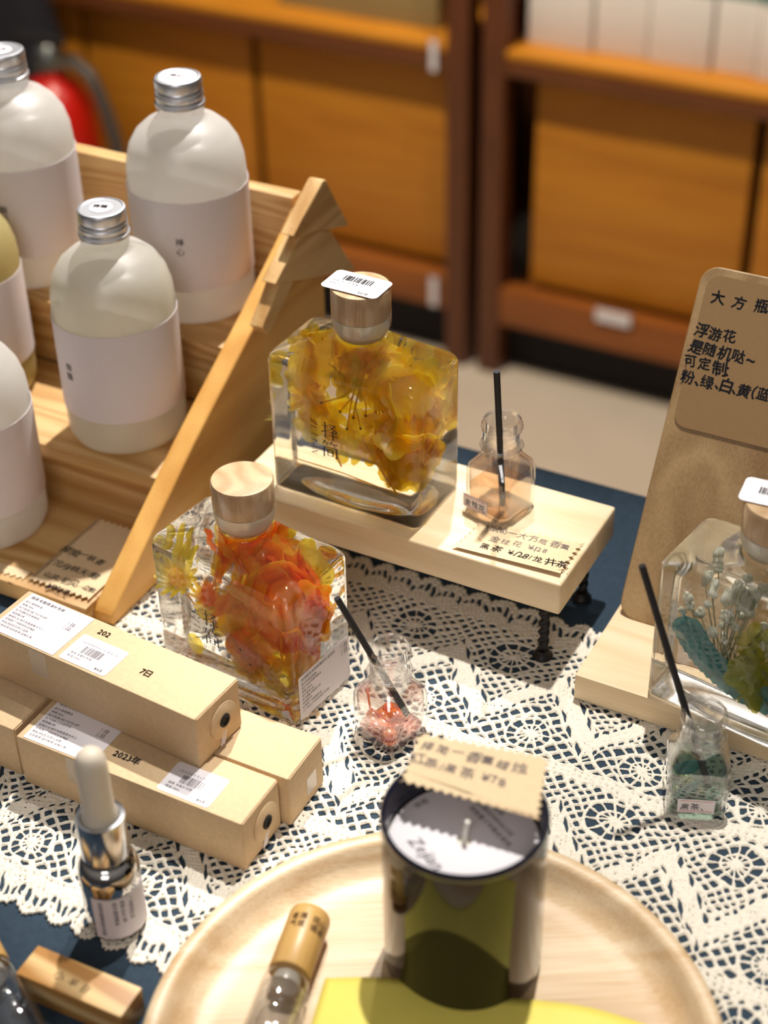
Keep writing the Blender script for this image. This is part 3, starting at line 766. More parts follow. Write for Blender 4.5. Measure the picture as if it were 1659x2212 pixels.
def bristle_head(name, label, base, axis, r, L, mat, stemlen, seed, cat='flower', petals=0, mat2=None):
    """fluffy thistle-like head: hundreds of fine bristles on a short cone, with a stem"""
    rnd = random.Random(seed); t = thing(name, label, cat, base)
    t.rotation_euler = Vector(axis).to_track_quat('Z', 'Y').to_euler()
    mb = MB()
    for i in range(420):
        a = rnd.uniform(0, 6.28); z = rnd.uniform(0, 1); rr = r*(0.55+0.45*math.sin(math.pi*min(1, z+0.15)))
        d = Vector((math.cos(a), math.sin(a), 0.35+1.6*z*z)).normalized()
        p0 = Vector((math.cos(a)*rr*0.35, math.sin(a)*rr*0.35, z*L*0.7)); ln = r*rnd.uniform(0.55, 0.85)
        q = d.cross(Vector((0, 0, 1))).normalized()*0.00022
        mb.add([p0-q, p0+q, p0+d*ln], [(0, 1, 2)])
    mb.lathe([(r*0.2, 0), (r*0.45, L*0.15), (r*0.40, L*0.5), (r*0.15, L*0.72)], 14)
    obj('bristles', mb, mat, t, 0, recalc=False)
    for q in range(petals):
        mb = MB(); petal(mb, r*1.5, r*0.5, 0.15, Matrix.Translation((0, 0, L*0.1)) @ Matrix.Rotation(2*math.pi*q/petals, 4, 'Z') @ Matrix.Rotation(-0.25, 4, 'Y')); obj('petal', mb, mat2 or mat, t, 180, recalc=False)
    mb = MB(); mb.tube([(0, 0, 0.001), (0.001, 0, -stemlen*0.5), (-0.001, 0.0005, -stemlen)], 0.0006, 6); obj('stem', mb, M['stem'], t, 180)
    return t

def sprig(name, label, base, ends, root, mat, rad=0.0005, seeds=True, cat='dried stems'):
    rnd = random.Random(len(ends)*7); t = thing(name, label, cat, base)
    mb = MB(); ms = MB()
    for e in ends:
        e = Vector(e); m_ = (Vector(root)+e)/2+Vector((rnd.uniform(-1, 1)*0.003, rnd.uniform(-1, 1)*0.001, rnd.uniform(-1, 1)*0.002))
        mb.tube([Vector(root)+Vector((rnd.uniform(-1, 1)*0.003, 0, 0)), m_, e], [rad, rad*0.9, rad*0.7], 6)
        if seeds: ms.ball(e, 0.0009, 8, 6)
    obj('stems', mb, mat, t, 180)
    if seeds: obj('seeds', ms, M['seed'], t, 180)
    return t

# ------------------------------------------------------------------ big square bottles
def square_bottle(name, label, loc, rz, logo_on=True):
    t = thing(name, label, 'bottle', loc, rz)
    a, b = 0.0472, 0.0254
    S = [ell(0.020, 0.010, 0.0034), ell(0.026, 0.0125, 0.0030), ell(0.0315, 0.0150, 0.0016), ell(0.034, 0.0165, 0.0004), ell(0.036, 0.0178, 0.0), rrect(a-0.0025, b-0.0025, 0.004, 0.0), rrect(a-0.0008, b-0.0008, 0.0044, 0.0006), rrect(a, b, 0.005, 0.0022), rrect(a, b, 0.005, 0.004),
         rrect(a, b, 0.005, 0.03), rrect(a, b, 0.005, 0.06), rrect(a, b, 0.005, 0.0815), rrect(a, b, 0.0052, 0.0835), rrect(a-0.0006, b-0.0006, 0.0056, 0.0856), rrect(a-0.002, b-0.0018, 0.006, 0.0874), rrect(a-0.0042, b-0.003, 0.0065, 0.0887),
         rrect(a-0.010, b-0.0055, 0.009, 0.0908), rrect(0.027, 0.0165, 0.0125, 0.0942), rrect(0.0185, 0.0148, 0.0138, 0.0968), ell(0.0148, 0.0140, 0.0982), ell(0.0140, 0.0136, 0.0995), ell(0.0136, 0.0134, 0.102)]
    mb = MB(); mb.rings(S); g = obj('glass_body', mb, M['glass'], t, 70)
    if logo_on: logo(0.0108, (-0.0125, -0.0254-0.0003, 0.0445), (1, 0, 0), (0, 0, 1), M['ink'], t)
    st = thing_part('stopper', t)
    mb = MB(); mb.lathe([(0.0095, 0.0985), (0.0136, 0.1022), (0.0152, 0.1045), (0.0159, 0.1085), (0.0160, 0.1120)], 48); obj('plug', mb, M['plug'], st, 50)
    mb = MB(); mb.lathe([(0.0157, 0.1122), (0.0160, 0.1128), (0.0160, 0.1278), (0.0156, 0.1286), (0.0145, 0.1288)], 48); obj('wooden_disc', mb, M['stopper'], st, 40)
    mb = MB(); mb.lathe([(0.0161, 0.1050), (0.0163, 0.1125), (0.0163, 0.1275), (0.0160, 0.1291), (0.0148, 0.1293)], 48, cap0=False); obj('shrink_film', mb, M['film'], st, 60)
    return t
def thing_part(name, parent):
    o = bpy.data.objects.new(name, None); COL.objects.link(o); o.parent = parent; o.empty_display_size = 0.01; return o

PZ = 0.062                      # top of the raised plank
yb_loc = Vector((-0.3755, 0.6695, PZ)); yb_rz = R(-1.5)
og_loc = Vector((-0.3885, 0.5640, 0.0)); og_rz = R(-8)
gb_loc = Vector((-0.1355, 0.6400, 0.0172)); gb_rz = R(-10)
yb = square_bottle('square_bottle', 'square glass bottle of yellow flowers on the raised plank', yb_loc, yb_rz)
ob = square_bottle('square_bottle', 'square glass bottle of orange flowers on the lace beside the kraft boxes', og_loc, og_rz)
gb = square_bottle('square_bottle', 'square glass bottle with green leaves and white blossom on the pale wooden stand', gb_loc, gb_rz, False)
def inb(loc, rz, x, y, z): return Vector(loc)+Matrix.Rotation(rz, 3, 'Z') @ Vector((x, y, z))

# price sticker over the yellow bottle's stopper
s0 = sheet('price_sticker', (-0.0185, -0.0115, 0.1295), (1, 0, 0), (0, 1, 0), 0.034, 0.0205, M['paper'], yb, 0.003)
barcode(0.017, 0.0055, (-0.011, -0.0005, 0.12985), (1, 0, 0), (0, 1, 0), M['ink'], s0)
text(['1200b00cb1b0b'], 0.0021, (-0.0135, 0.0058, 0.12985), (1, 0, 0), (0, 1, 0), M['ink'], s0, space=0.25, name='number_line')
text(['择简 大方瓶香薰', '金桂花 250ml'], 0.0021, (-0.0155, -0.0034, 0.12985), (1, 0, 0), (0, 1, 0), M['ink'], s0, lead=1.5)
text(['¥128'], 0.0033, (0.0035, -0.0103, 0.12985), (1, 0, 0), (0, 1, 0), M['ink'], s0, name='price')
s2 = sheet('price_sticker', (-0.0165, -0.0110, 0.1295), (1, 0.25, 0), (-0.25, 1, 0), 0.031, 0.0205, M['paper'], gb, 0.003)
barcode(0.017, 0.0055, (-0.0105, -0.0010, 0.12985), (1, 0.25, 0), (-0.25, 1, 0), M['ink'], s2, seed=5)
text(['¥128'], 0.0033, (0.0045, -0.0075, 0.12985), (1, 0.25, 0), (-0.25, 1, 0), M['ink'], s2, name='price')
# information label on the orange bottle's short side
ul, vl = (0, 1, 0), (0, 0, 1)
s1 = sheet('information_label', (0.0473, -0.0215, 0.0035), ul, vl, 0.0425, 0.0295, M['label'], ob, 0.001)
rows = ['择简鲜花浸泡香薰系列 金桂花', '品名：金桂花香薰', '成分：纯天然植物精油', '规格：250ml', '执行标准：QB', '生产日期：见瓶底三年', '保质期：3年', '经销商：广州择简生活', '工厂地址：广东省白云区工业园']
text([rows[0]], 0.0021, (0.0476, -0.0195, 0.0298), ul, vl, M['ink'], s1, name='heading')
text(rows[1:], 0.0017, (0.0476, -0.0195, 0.0268), ul, vl, M['ink'], s1, lead=1.55)
logo(0.0036, (0.0476, 0.0165, 0.0272), ul, vl, M['inkg'], s1)

# flowers in the yellow bottle
Q = lambda x, y, z: inb(yb_loc, yb_rz, x, y, z)
YS = [M['pyel']]
blossom_cluster('hydrangea_head', 'yellow hydrangea petals in the left of the yellow flower bottle', Q(-0.030, 0.004, 0.056), (0.0095, 0.013, 0.024), 18, 0.018, YS, 21, (0.004, 0, 0.022))
blossom_cluster('hydrangea_head', 'dense yellow hydrangea petals filling the right of the yellow flower bottle', Q(0.0245, 0.000, 0.048), (0.0155, 0.0165, 0.030), 40, 0.019, [M['pyel'], M['pyel'], M['pyel'], M['pgold']], 22, (-0.01, 0, 0.034))
blossom_cluster('hydrangea_head', 'flat layer of yellow petals floating under the yellow bottle shoulder', Q(0.0, 0.0, 0.079), (0.039, 0.019, 0.004), 34, 0.018, YS, 23)
blossom_cluster('hydrangea_head', 'small golden petals behind the thistle in the yellow flower bottle', Q(-0.004, 0.012, 0.042), (0.020, 0.006, 0.022), 14, 0.016, YS, 27)
bristle_head('thistle_head', 'fluffy yellow thistle head behind the lettering of the yellow flower bottle', Q(-0.0095, -0.012, 0.037), (-0.22, -0.05, 1), 0.0092, 0.020, M['pyel'], 0.016, 5)
bristle_head('carnation_head', 'frilly yellow flower low in the right of the yellow bottle', Q(0.029, -0.011, 0.020), (-0.1, -0.5, 0.8), 0.0075, 0.009, M['pyel'], 0.004, 6)
sprig('dried_sprig', 'thin golden stems hanging at the top of the yellow flower bottle', Q(0, 0, 0), [(-0.016, -0.014, 0.062), (-0.004, -0.015, 0.060), (0.004, -0.014, 0.058), (0.008, -0.013, 0.052), (0.000, -0.015, 0.050), (0.012, -0.015, 0.062)], (0.008, -0.012, 0.078), M['stem'])
sprig('dried_sprig', 'long yellow stems crossing the lower half of the yellow flower bottle', Q(0, 0, 0), [(0.010, -0.016, 0.046), (-0.036, -0.012, 0.019), (0.016, -0.016, 0.040)], (0.031, -0.015, 0.016), M['stem'], seeds=False)

# flowers in the orange bottle
Q = lambda x, y, z: inb(og_loc, og_rz, x, y, z)
bristle_head('daisy_head', 'yellow fluffy daisy in the upper left corner of the orange flower bottle', Q(-0.033, -0.011, 0.058), (-0.3, -0.5, 0.9), 0.0125, 0.016, M['pyel'], 0.020, 8, petals=14, mat2=M['pyel'])
bristle_head('brush_flower', 'orange brush-like flower next to the yellow daisy in the orange bottle', Q(-0.014, -0.012, 0.052), (0.15, -0.2, 1), 0.0100, 0.024, M['pora'], 0.012, 9, petals=10, mat2=M['pgold'])
blossom_cluster('hydrangea_head', 'red-orange petals under the shoulder of the orange flower bottle', Q(0.0, 0.002, 0.078), (0.038, 0.017, 0.005), 28, 0.018, [M['pred'], M['pora'], M['pgold'], M['pyel']], 31)
blossom_cluster('hydrangea_head', 'amber hydrangea petals in the middle of the orange flower bottle', Q(0.010, -0.004, 0.046), (0.024, 0.014, 0.024), 26, 0.021, [M['pgold'], M['pora'], M['pyel'], M['pgold']], 32, (-0.01, 0, -0.03))
blossom_cluster('hydrangea_head', 'red-orange petals along the right side of the orange flower bottle', Q(0.035, 0.004, 0.056), (0.007, 0.014, 0.020), 16, 0.018, [M['pred'], M['pora']], 33)
blossom_cluster('hydrangea_head', 'yellow petals low in the middle of the orange flower bottle', Q(0.012, -0.006, 0.024), (0.024, 0.012, 0.008), 16, 0.016, YS, 34)
t = thing('petal', 'single round yellow petal low in the left of the orange flower bottle', 'petal', Q(-0.026, -0.017, 0.029))
mb = MB(); petal(mb, 0.013, 0.011, 0.12, Matrix.Rotation(R(90), 4, 'X') @ Matrix.Rotation(R(-70), 4, 'Z')); obj('petal_blade', mb, M['pyel'], t, 180, recalc=False)
# papery lantern pod
t = thing('lantern_pod', 'orange papery lantern pod at the right of the orange flower bottle', 'seed pod', Q(0.027, -0.002, 0.056))
rs = []
for i in range(13):
    s = i/12; r = 0.0125*math.sin(math.pi*(0.04+0.94*s))**0.75
    rs.append([(r*(1+0.10*math.cos(5*2*math.pi*j/40))*math.cos(2*math.pi*j/40), r*0.95*(1+0.10*math.cos(5*2*math.pi*j/40))*math.sin(2*math.pi*j/40), 0.014-0.030*s) for j in range(40)])
mb = MB(); mb.rings(rs); obj('husk', mb, M['pora'], t, 180)
mb = MB(); mb.tube([(0, 0, 0.0135), (-0.002, 0, 0.019), (-0.007, 0, 0.023)], 0.0007, 6); obj('stem', mb, M['stem'], t, 180)
sprig('dried_sprig', 'thin yellow stems crossing the orange flower bottle', Q(0, 0, 0), [(-0.030, -0.012, 0.055), (-0.012, -0.014, 0.048), (0.004, -0.017, 0.050), (0.012, -0.017, 0.046)], (0.036, -0.016, 0.014), M['stem'], 0.0006, seeds=False)
sprig('dried_sprig', 'bent brown-tipped stems in the middle of the orange flower bottle', Q(0, 0, 0), [(-0.015, -0.017, 0.036), (0.006, -0.018, 0.034), (0.012, -0.018, 0.026)], (-0.004, -0.016, 0.046), M['stem'], 0.0004)

# plants in the green bottle
Q = lambda x, y, z: inb(gb_loc, gb_rz, x, y, z)
t = thing('blossom_spray', 'white baby\'s breath blossom in the upper left of the green leaf bottle', 'flower', Q(0, 0, 0))
rnd = random.Random(41); ms = MB()
for i in range(42):
    p = Vector((rnd.uniform(-0.039, 0.014), rnd.uniform(-0.015, 0.012), rnd.uniform(0.046, 0.080)))
    mb = MB(); r = rnd.uniform(0.0020, 0.0034)
    for q in range(12):
        d = Vector((rnd.gauss(0, 1), rnd.gauss(0, 1), rnd.gauss(0, 1))).normalized()
        mb.ball(p+d*r*0.55, r*0.55, 7, 5)
    obj('blossom', mb, M['pwhite'], t, 180)
    ms.tube([p, (p+Vector((-0.012, 0, 0.030)))/2+Vector((0, 0, -0.004)), Vector((-0.010+rnd.uniform(-0.006, 0.006), -0.004, 0.024))], 0.0003, 5)
obj('stems', ms, M['stemg'], t, 180)
t = thing('fern_frond', 'teal dyed leaf frond curling round the lower left of the green leaf bottle', 'leaf', Q(0, 0, 0))
pts = []
for i in range(25):
    s = i/24; a = R(190)+R(125)*s
    pts.append(Vector((-0.002+0.034*math.cos(a)+0.012*s, -0.006-0.009*s, 0.050+0.031*math.sin(a)+0.012*(1-s))))
mb = MB(); mb.tube(pts, 0.0008, 6); obj('stem', mb, M['fern'], t, 180)
for i in range(1, 24):
    d = (pts[i+1]-pts[i-1]).normalized()
    for sgn in (-1, 1):
        up = Vector((0, 1, 0)).cross(d)*sgn; dirn = (d*0.8+up*0.8+Vector((0, -0.1*sgn, 0))).normalized()
        z = dirn.cross(Vector((0, 1, 0))).normalized(); y = z.cross(dirn)
        mx = Matrix(((dirn.x, z.x, y.x, pts[i].x), (dirn.y, z.y, y.y, pts[i].y), (dirn.z, z.z, y.z, pts[i].z), (0, 0, 0, 1)))
        mb = MB(); petal(mb, 0.0115, 0.0072, 0.05, mx, 4, 2); obj('leaflet', mb, M['fern'], t, 180, recalc=False)
blossom_cluster('hydrangea_head', 'lime green hydrangea petals in the green leaf bottle', Q(0.018, -0.008, 0.043), (0.022, 0.012, 0.026), 32, 0.0165, [M['plime']], 42, (0.01, 0, -0.03), 'stemg')
blossom_cluster('hydrangea_head', 'small lime petals drooping at the bottom of the green leaf bottle', Q(0.004, -0.010, 0.030), (0.012, 0.006, 0.014), 8, 0.014, [M['plime']], 43, (0.01, 0, 0.02), 'stemg')

# ------------------------------------------------------------------ raised plank
t = thing('raised_plank', 'pale pine plank shelf on black twisted iron legs', 'shelf', (-0.36, 0.674, 0))
ox, oy = -0.36, 0.674
mb = MB(); mb.box(at(575, 970, z=PZ).x-ox, -0.2405-ox, 0.634-oy, 0.7135-oy, 0.0415, PZ, 0.0018, 3); obj('board', mb, M['paleX'], t, 40)
for lx, ly in ((-0.253, 0.645), (-0.253, 0.702), (-0.432, 0.645), (-0.432, 0.702)):
    n = 60; rs = []
    for i in range(n+1):
        z = 0.004+(0.0413-0.004)*i/n
        rs.append([((0.0026+0.0008*math.cos(2*(2*math.pi*j/20)-i*0.62))*math.cos(2*math.pi*j/20)+lx-ox, (0.0026+0.0008*math.cos(2*(2*math.pi*j/20)-i*0.62))*math.sin(2*math.pi*j/20)+ly-oy, z) for j in range(20)])
    mb = MB(); mb.rings(rs); lg = obj('leg', mb, M['iron'], t, 80)
    mb = MB(); mb.lathe([(0.0058, 0.0), (0.0058, 0.0010), (0.0044, 0.0022), (0.0034, 0.005)], 24, Matrix.Translation((lx-ox, ly-oy, 0))); obj('foot', mb, M['iron'], lg, 40)

# price card on the plank
cz = PZ+0.0003
pc = [Vector((-0.306, 0.6375, cz+0.0012)), Vector((-0.2435, 0.6405, cz+0.0020)), Vector((-0.2425, 0.672, cz+0.0008)), Vector((-0.302, 0.668, cz))]
c = zigcard('price_card', pc, M['card'])
tag(c, 'pale kraft price card with zigzag edges on the raised plank', 'price card')
ux = (pc[1]-pc[0]).normalized(); uy = (pc[3]-pc[0]).normalized(); uy = (uy-ux*uy.dot(ux)).normalized()
tl = pc[3]+ux*0.005-uy*0.0085
text(['择简一大方瓶香薰'], 0.0062, tl, ux, uy, M['inkg'], c, jit=1, seed=2, lift=0.0006, space=-0.02)
text(['金桂花 ¥128'], 0.0062, tl+ux*0.006-uy*0.0085, ux, uy, M['inkg'], c, jit=1, seed=3, lift=0.0006)
text(['黑茶 ¥128/龙井茶.'], 0.0064, tl+ux*0.004-uy*0.0172, ux, uy, M['ink'], c, jit=1, seed=4, lift=0.0006, bold=0.008)

# tuft of dried grass behind the yellow bottle
t = thing('dried_grass_tuft', 'small tuft of yellow-green dried grass behind the yellow flower bottle', 'dried plant', (at(588, 945, z=PZ).x+0.006, 0.699, PZ))
rnd = random.Random(6)
mb = MB(); mb.ball((0, 0, 0.004), 0.0042, 12, 8, (1.4, 1, 1)); obj('root_ball', mb, M['stemg'], t, 180)
mb = MB()
for i in range(26):
    a = rnd.uniform(0, 6.28); L = rnd.uniform(0.012, 0.022); el = rnd.uniform(0.2, 1.2)
    d = Vector((math.cos(a)*math.cos(el), math.sin(a)*math.cos(el), math.sin(el)))
    mb.tube([Vector((0, 0, 0.005)), Vector((0, 0, 0.005))+d*L*0.6+Vector((0, 0, 0.002)), Vector((0, 0, 0.005))+d*L], [0.0007, 0.0005, 0.0001], 5)
obj('blades', mb, M['plime'], t, 180)

# ------------------------------------------------------------------ small sample jars
def sample_jar(label, loc, rz):
    t = thing('sample_jar', label, 'jar', loc, rz, 'small clear sample jars')
    o = 0.0152
    def shell(k): return [rrect(o-0.0035-k, o-0.0035-k, 0.004, 0.0+k*1.5), rrect(o-0.001-k, o-0.001-k, 0.0055, 0.0008+k*1.5), rrect(o-k, o-k, 0.0055, 0.003+k), rrect(o-k, o-k, 0.0055, 0.027), rrect(o-0.0008-k, o-0.0008-k, 0.006, 0.0298-k*0.5), rrect(o-0.0040-k, o-0.0040-k, 0.0085, 0.0345-k*0.5),
                          rrect(0.0108-k, 0.0108-k, 0.0106-k, 0.0378-k*0.5), rrect(0.0104-k, 0.0104-k, 0.0103-k, 0.0395), rrect(0.0104-k, 0.0104-k, 0.0103-k, 0.0435)]
    mb = MB(); mb.rings(shell(0.0), cap1=False); obj('outer_wall', mb, M['clear'], t, 60)
    mb = MB(); mb.rings(shell(0.0013), cap1=False); obj('inner_wall', mb, M['clear'], t, 60)
    mb = MB(); mb.lathe([(0.0104, 0.0405), (0.0118, 0.0410), (0.0122, 0.0420), (0.0118, 0.0430), (0.0105, 0.0434), (0.0104, 0.0520), (0.0113, 0.0526), (0.0116, 0.0540), (0.0113, 0.0552), (0.0106, 0.0556), (0.0105, 0.0578), (0.0100, 0.0585), (0.0092, 0.0578), (0.0090, 0.0405)], 48, closed=True); obj('neck', mb, M['clear'], t, 60)
    return t
def liquid_block(name, t, z0, z1, mat, k=0.0016):
    o = 0.0152-k
    mb = MB(); mb.rings([rrect(o-0.003, o-0.003, 0.004, z0), rrect(o, o, 0.005, z0+0.002), rrect(o, o, 0.005, z1-0.0002), rrect(o-0.0006, o-0.0006, 0.005, z1)]); return obj(name, mb, mat, t, 60)
def reed(label, a, b):
    a, b = Vector(a), Vector(b); t = thing('reed_stick', label, 'reed stick', b, 0, 'black reed sticks in the sample jars')
    n = 14; d = a-b
    mb = MB(); mb.tube([d*(i/n) for i in range(n+1)], 0.00175, 12); obj('stick', mb, M['reed'], t, 50)

J1, J2, J3 = Vector((-0.2985, 0.6845, PZ+0.0002)), Vector((-0.3005, 0.5545, 0)), Vector((-0.1430, 0.5810, 0))
j1 = sample_jar('small clear jar with peach coloured oil on the raised plank', J1, R(-14))
liquid_block('oil', j1, 0.0015, 0.017, M['peach'])
j2 = sample_jar('small clear jar with orange gel at the bottom beside the orange bottle', J2, R(-18))
rnd = random.Random(3)
for i in range(16):
    mb = MB(); a = rnd.uniform(0, 6.28); q = rnd.uniform(0.003, 0.0105); r = rnd.uniform(0.0026, 0.0042)
    mb.ball((q*math.cos(a), q*math.sin(a), 0.0022+r*0.8+rnd.uniform(0, 0.003)), r, 14, 10, (1.1, 1, 0.85)); obj('gel_lump', mb, M['gel'], j2, 180)
mb = MB(); mb.rings([rrect(0.0105, 0.0105, 0.004, 0.0022), rrect(0.0130, 0.0130, 0.005, 0.0042), rrect(0.0128, 0.0128, 0.005, 0.0052)]); obj('gel_film', mb, M['gel'], j2, 60)
mb = MB(); mb.tube([(-0.011, -0.006, 0.026), (-0.006, -0.009, 0.018), (0.004, -0.006, 0.013), (0.009, 0.004, 0.010)], 0.0006, 6); obj('fibre', mb, M['pred'], j2, 180)
j3 = sample_jar('small clear jar with teal oil and yellow beads in front of the wooden stand', J3, R(22))
liquid_block('oil', j3, 0.0015, 0.024, M['tealoil'])
for i in range(7):
    mb = MB(); a = rnd.uniform(0, 6.28); q = rnd.uniform(0.003, 0.009); r = rnd.uniform(0.0018, 0.0028)
    mb.ball((q*math.cos(a), q*math.sin(a), 0.002+r), r, 12, 8); obj('bead', mb, M['gely'], j3, 180)
mb = MB(); petal(mb, 0.016, 0.008, 0.1, Matrix.Translation((-0.012, 0.004, 0.012)) @ rotm(1.3, -0.2, 0.3)); petal(mb, 0.016, 0.007, 0.1, Matrix.Translation((-0.010, -0.008, 0.006)) @ rotm(1.5, -0.9, 0.1)); obj('leaf_scrap', mb, M['fern'], j3, 180, recalc=False)
def jar_sticker(j, x, z, w, h, word, face=0):
    s = sheet('jar_sticker', (x, -0.01535, z), (1, 0, 0), (0, 0, 1), w, h, M['label'], j, 0.0003)
    mb = MB()
    for q in (0.0011, h-0.0011): mb.add([(x+0.001, -0.0156, z+q-0.00015), (x+w-0.001, -0.0156, z+q-0.00015), (x+w-0.001, -0.0156, z+q+0.00015), (x+0.001, -0.0156, z+q+0.00015)], [(0, 1, 2, 3)])
    obj('ruled_line', mb, M['inkred'], s, 0, recalc=False)
    text([word], h*0.52, (x+0.0015, -0.0156, z+h*0.27), (1, 0, 0), (0, 0, 1), M['ink'], s, jit=0.8, seed=9)
jar_sticker(j1, -0.0140, 0.0030, 0.0170, 0.0088, '金桂花')
jar_sticker(j3, -0.0095, 0.0040, 0.0180, 0.0090, '黑茶、')
reed('black reed stick standing in the jar on the raised plank', (-0.2954, 0.6682, 0.160), (-0.2956, 0.6815, 0.0665))
reed('black reed stick leaning out of the jar of orange gel', (-0.3211, 0.5395, 0.093), (-0.2915, 0.5556, 0.0145))
reed('long black reed stick leaning out of the jar of teal oil', (-0.1794, 0.5759, 0.137), (-0.1365, 0.5821, 0.0085))

# ------------------------------------------------------------------ pale stand with a leaning sign board (right)
t = thing('wooden_stand', 'pale wooden stand with a leaning back board at the right edge', 'stand', (-0.14, 0.65, 0))
ox, oy = -0.14, 0.65
mb = MB(); mb.box(-0.2245-ox, -0.045-ox, 0.6205-oy, 0.7000-oy, 0.0002, 0.017, 0.0012, 2); obj('base_board', mb, M['paleX'], t, 40)
LE = R(29.3); bu = Vector((0, math.sin(LE), math.cos(LE))); bx = Vector((1, 0, 0)); bn = bx.cross(bu)   # bn faces the camera (-Y)
b0 = Vector((-0.2225, 0.6765, 0.0174)); BL, BW = 0.1975, 0.150
out = [b0+bx*(x+BW/2)+bu*(y+BL/2)-Vector((ox, oy, 0)) for x, y, z in rrect(BW/2, BL/2, 0.010, 0, 6, 3)]
out = [p if (p-(b0-Vector((ox, oy, 0)))).dot(bu) > 0.02 else p for p in out]
mb = MB(); mb.prism(out, -bn*0.009); o = obj('back_board', mb, M['ply'], t, 35)
bv = o.modifiers.new('soft_edge', 'BEVEL'); bv.width = 0.0008; bv.segments = 2; bv.limit_method = 'ANGLE'
# hand written sign on the board
def onb(x, y): return b0+bx*x+bu*y+bn*0.0003
c = sheet('sign_card', onb(0.0045, BL-0.0045-0.083), bx, bu, 0.135, 0.083, M['cardedge'], None, 0.007, 0.0006)
tag(c, 'brown kraft card with black brush writing on the leaning back board', 'sign')
def bt(s, px, py, size, seed):
    d = FW*FPX+RT*(px-CX)-UP*(py-CY); k = (b0-CPOS).dot(bn)/d.dot(bn); p = CPOS+d*k+bn*0.0006
    text([s], size, p+bn*0.00036, bx+bu*0.02, bu, M['ink'], c, jit=0.6, bold=0.032, seed=seed, lift=0.0, space=0.02 if len(s) > 3 else 0.55)
bt('大方瓶', 1535, 652, 0.0076, 12)
for s, px, py, sd in (('浮游花', 1500, 722, 13), ('是随机哒~', 1488, 757, 14), ('可定制：', 1477, 790, 15), ('粉、绿、白、黄（蓝）', 1470, 822, 16)):
    d = FW*FPX+RT*(px-CX)-UP*(py-CY); k = (b0-CPOS).dot(bn)/d.dot(bn); p = CPOS+d*k+bn*0.00096
    text([s], 0.0078, p, bx, bu, M['ink'], c, jit=0.6, bold=0.032, seed=sd, space=-0.02, lift=0.0)

# ------------------------------------------------------------------ kraft boxes
def kraft_box(label, loc, rz, L, W, H, button=True, labels=True, stamp=None, seed=1):
    """loc = middle of the bottom; the closure end faces +x"""
    t = thing('kraft_box', label, 'box', loc, rz, 'slim kraft boxes')
    mb = MB(); mb.box(-L/2, L/2, -W/2, W/2, 0, H, 0.0007, 2); obj('carton', mb, M['kraft'], t, 40)
    x = L/2
    # tuck flap edge at the closure end
    mb = MB(); mb.box(x-0.0004, x+0.0004, -W/2+0.0010, W/2-0.0002, 0.0015, H-0.0008, 0.0002, 1); obj('end_flap', mb, M['kraft'], t, 30)
    if button:
        mx = Matrix.Translation((x+0.0005, 0.003, H*0.50)) @ Matrix.Rotation(R(90), 4, 'Y')
        mb = MB(); mb.lathe([(0.0102, 0), (0.0102, 0.0006), (0.0098, 0.0009)], 36, mx); bt_ = obj('closure_disc', mb, M['kraft'], t, 40)
        mb = MB(); mb.lathe([(0.0037, 0.0009), (0.0037, 0.0016), (0.0028, 0.0019), (0.0020, 0.0014), (0.0020, 0.0010)], 24, mx); obj('eyelet', mb, M['black'], bt_, 40)
        mb = MB()
        for dy in (0.0038, 0.0056): mb.tube([(x+0.0011, dy-0.002, H*0.30), (x+0.0011, dy-0.0035, H*0.12), (x+0.0007, dy-0.004, 0.001)], 0.0005, 6)
        obj('string', mb, M['paper'], t, 60)
    if labels:
        z = H+0.0001
        s = sheet('information_label', (-L/2+0.0035, -W/2+0.001, z), (1, 0, 0), (0, 1, 0), 0.042, W-0.002, M['paper'], t, 0.0004)
        text(['择简·车载精油补充装'], 0.0024, (-L/2+0.0055, W/2-0.0048, z+0.0002), (1, 0, 0), (0, 1, 0), M['ink'], s, name='heading')
        text(['成分：植物精油', '规格：20ml', '执行标准：GB/T22731-2017', '生产日期：见包装喷码', '保质期：3年', '使用方法：滴于车载香薰木片上', '经销商：广州择简生活用品', '地址：白云区石井工业园', '注意事项：请勿食用 远离火源'], 0.00175, (-L/2+0.0050, W/2-0.0085, z+0.0002), (1, 0, 0), (0, 1, 0), M['inkg'], s, lead=1.5)
        logo(0.0030, (-L/2+0.0375, W/2-0.012, z+0.0002), (1, 0, 0), (0, 1, 0), M['inkg'], s)
        s = sheet('price_sticker', (-L/2+0.0485, -W/2+0.0015, z), (1, 0, 0), (0, 1, 0), 0.0295, 0.0205, M['paper'], t, 0.0018)
        if stamp: s.location = (stamp, 0, 0)
        barcode(0.0125, 0.0055, (-L/2+0.0560, -W/2+0.0095, z+0.0001), (1, 0, 0), (0, 1, 0), M['inkg'], s, seed=seed)
        text(['1200b00c31b0c0'], 0.0020, (-L/2+0.0525, -W/2+0.0162, z+0.0002), (1, 0, 0), (0, 1, 0), M['inkg'], s, space=0.35, name='number_line')
        text(['择简 车载补充装', '精油 20ml'], 0.0018, (-L/2+0.0515, -W/2+0.0072, z+0.0002), (1, 0, 0), (0, 1, 0), M['inkg'], s, lead=1.4)
        text(['¥68'], 0.0030, (-L/2+0.0700, -W/2+0.0030, z+0.0002), (1, 0, 0), (0, 1, 0), M['ink'], s, name='price')
        # clear tape on the long side
        mb = MB(); mb.box(-L/2+0.030, -L/2+0.041, -W/2-0.0002, -W/2-0.00005, H*0.45, H-0.001, 0); obj('clear_tape', mb, M['tape'], t, 0)
    return t
bx1 = kraft_box('topmost kraft box, lying across the two kraft boxes below', (-0.4215, 0.4815, 0.0323), R(-4.0), 0.135, 0.0345, 0.0318)
text(['202'], 0.0048, (-0.014, 0.0085, 0.0320), (1, 0, 0), (0, 1, 0), M['inkbrown'], bx1, name='stamped_date', bold=0.01)
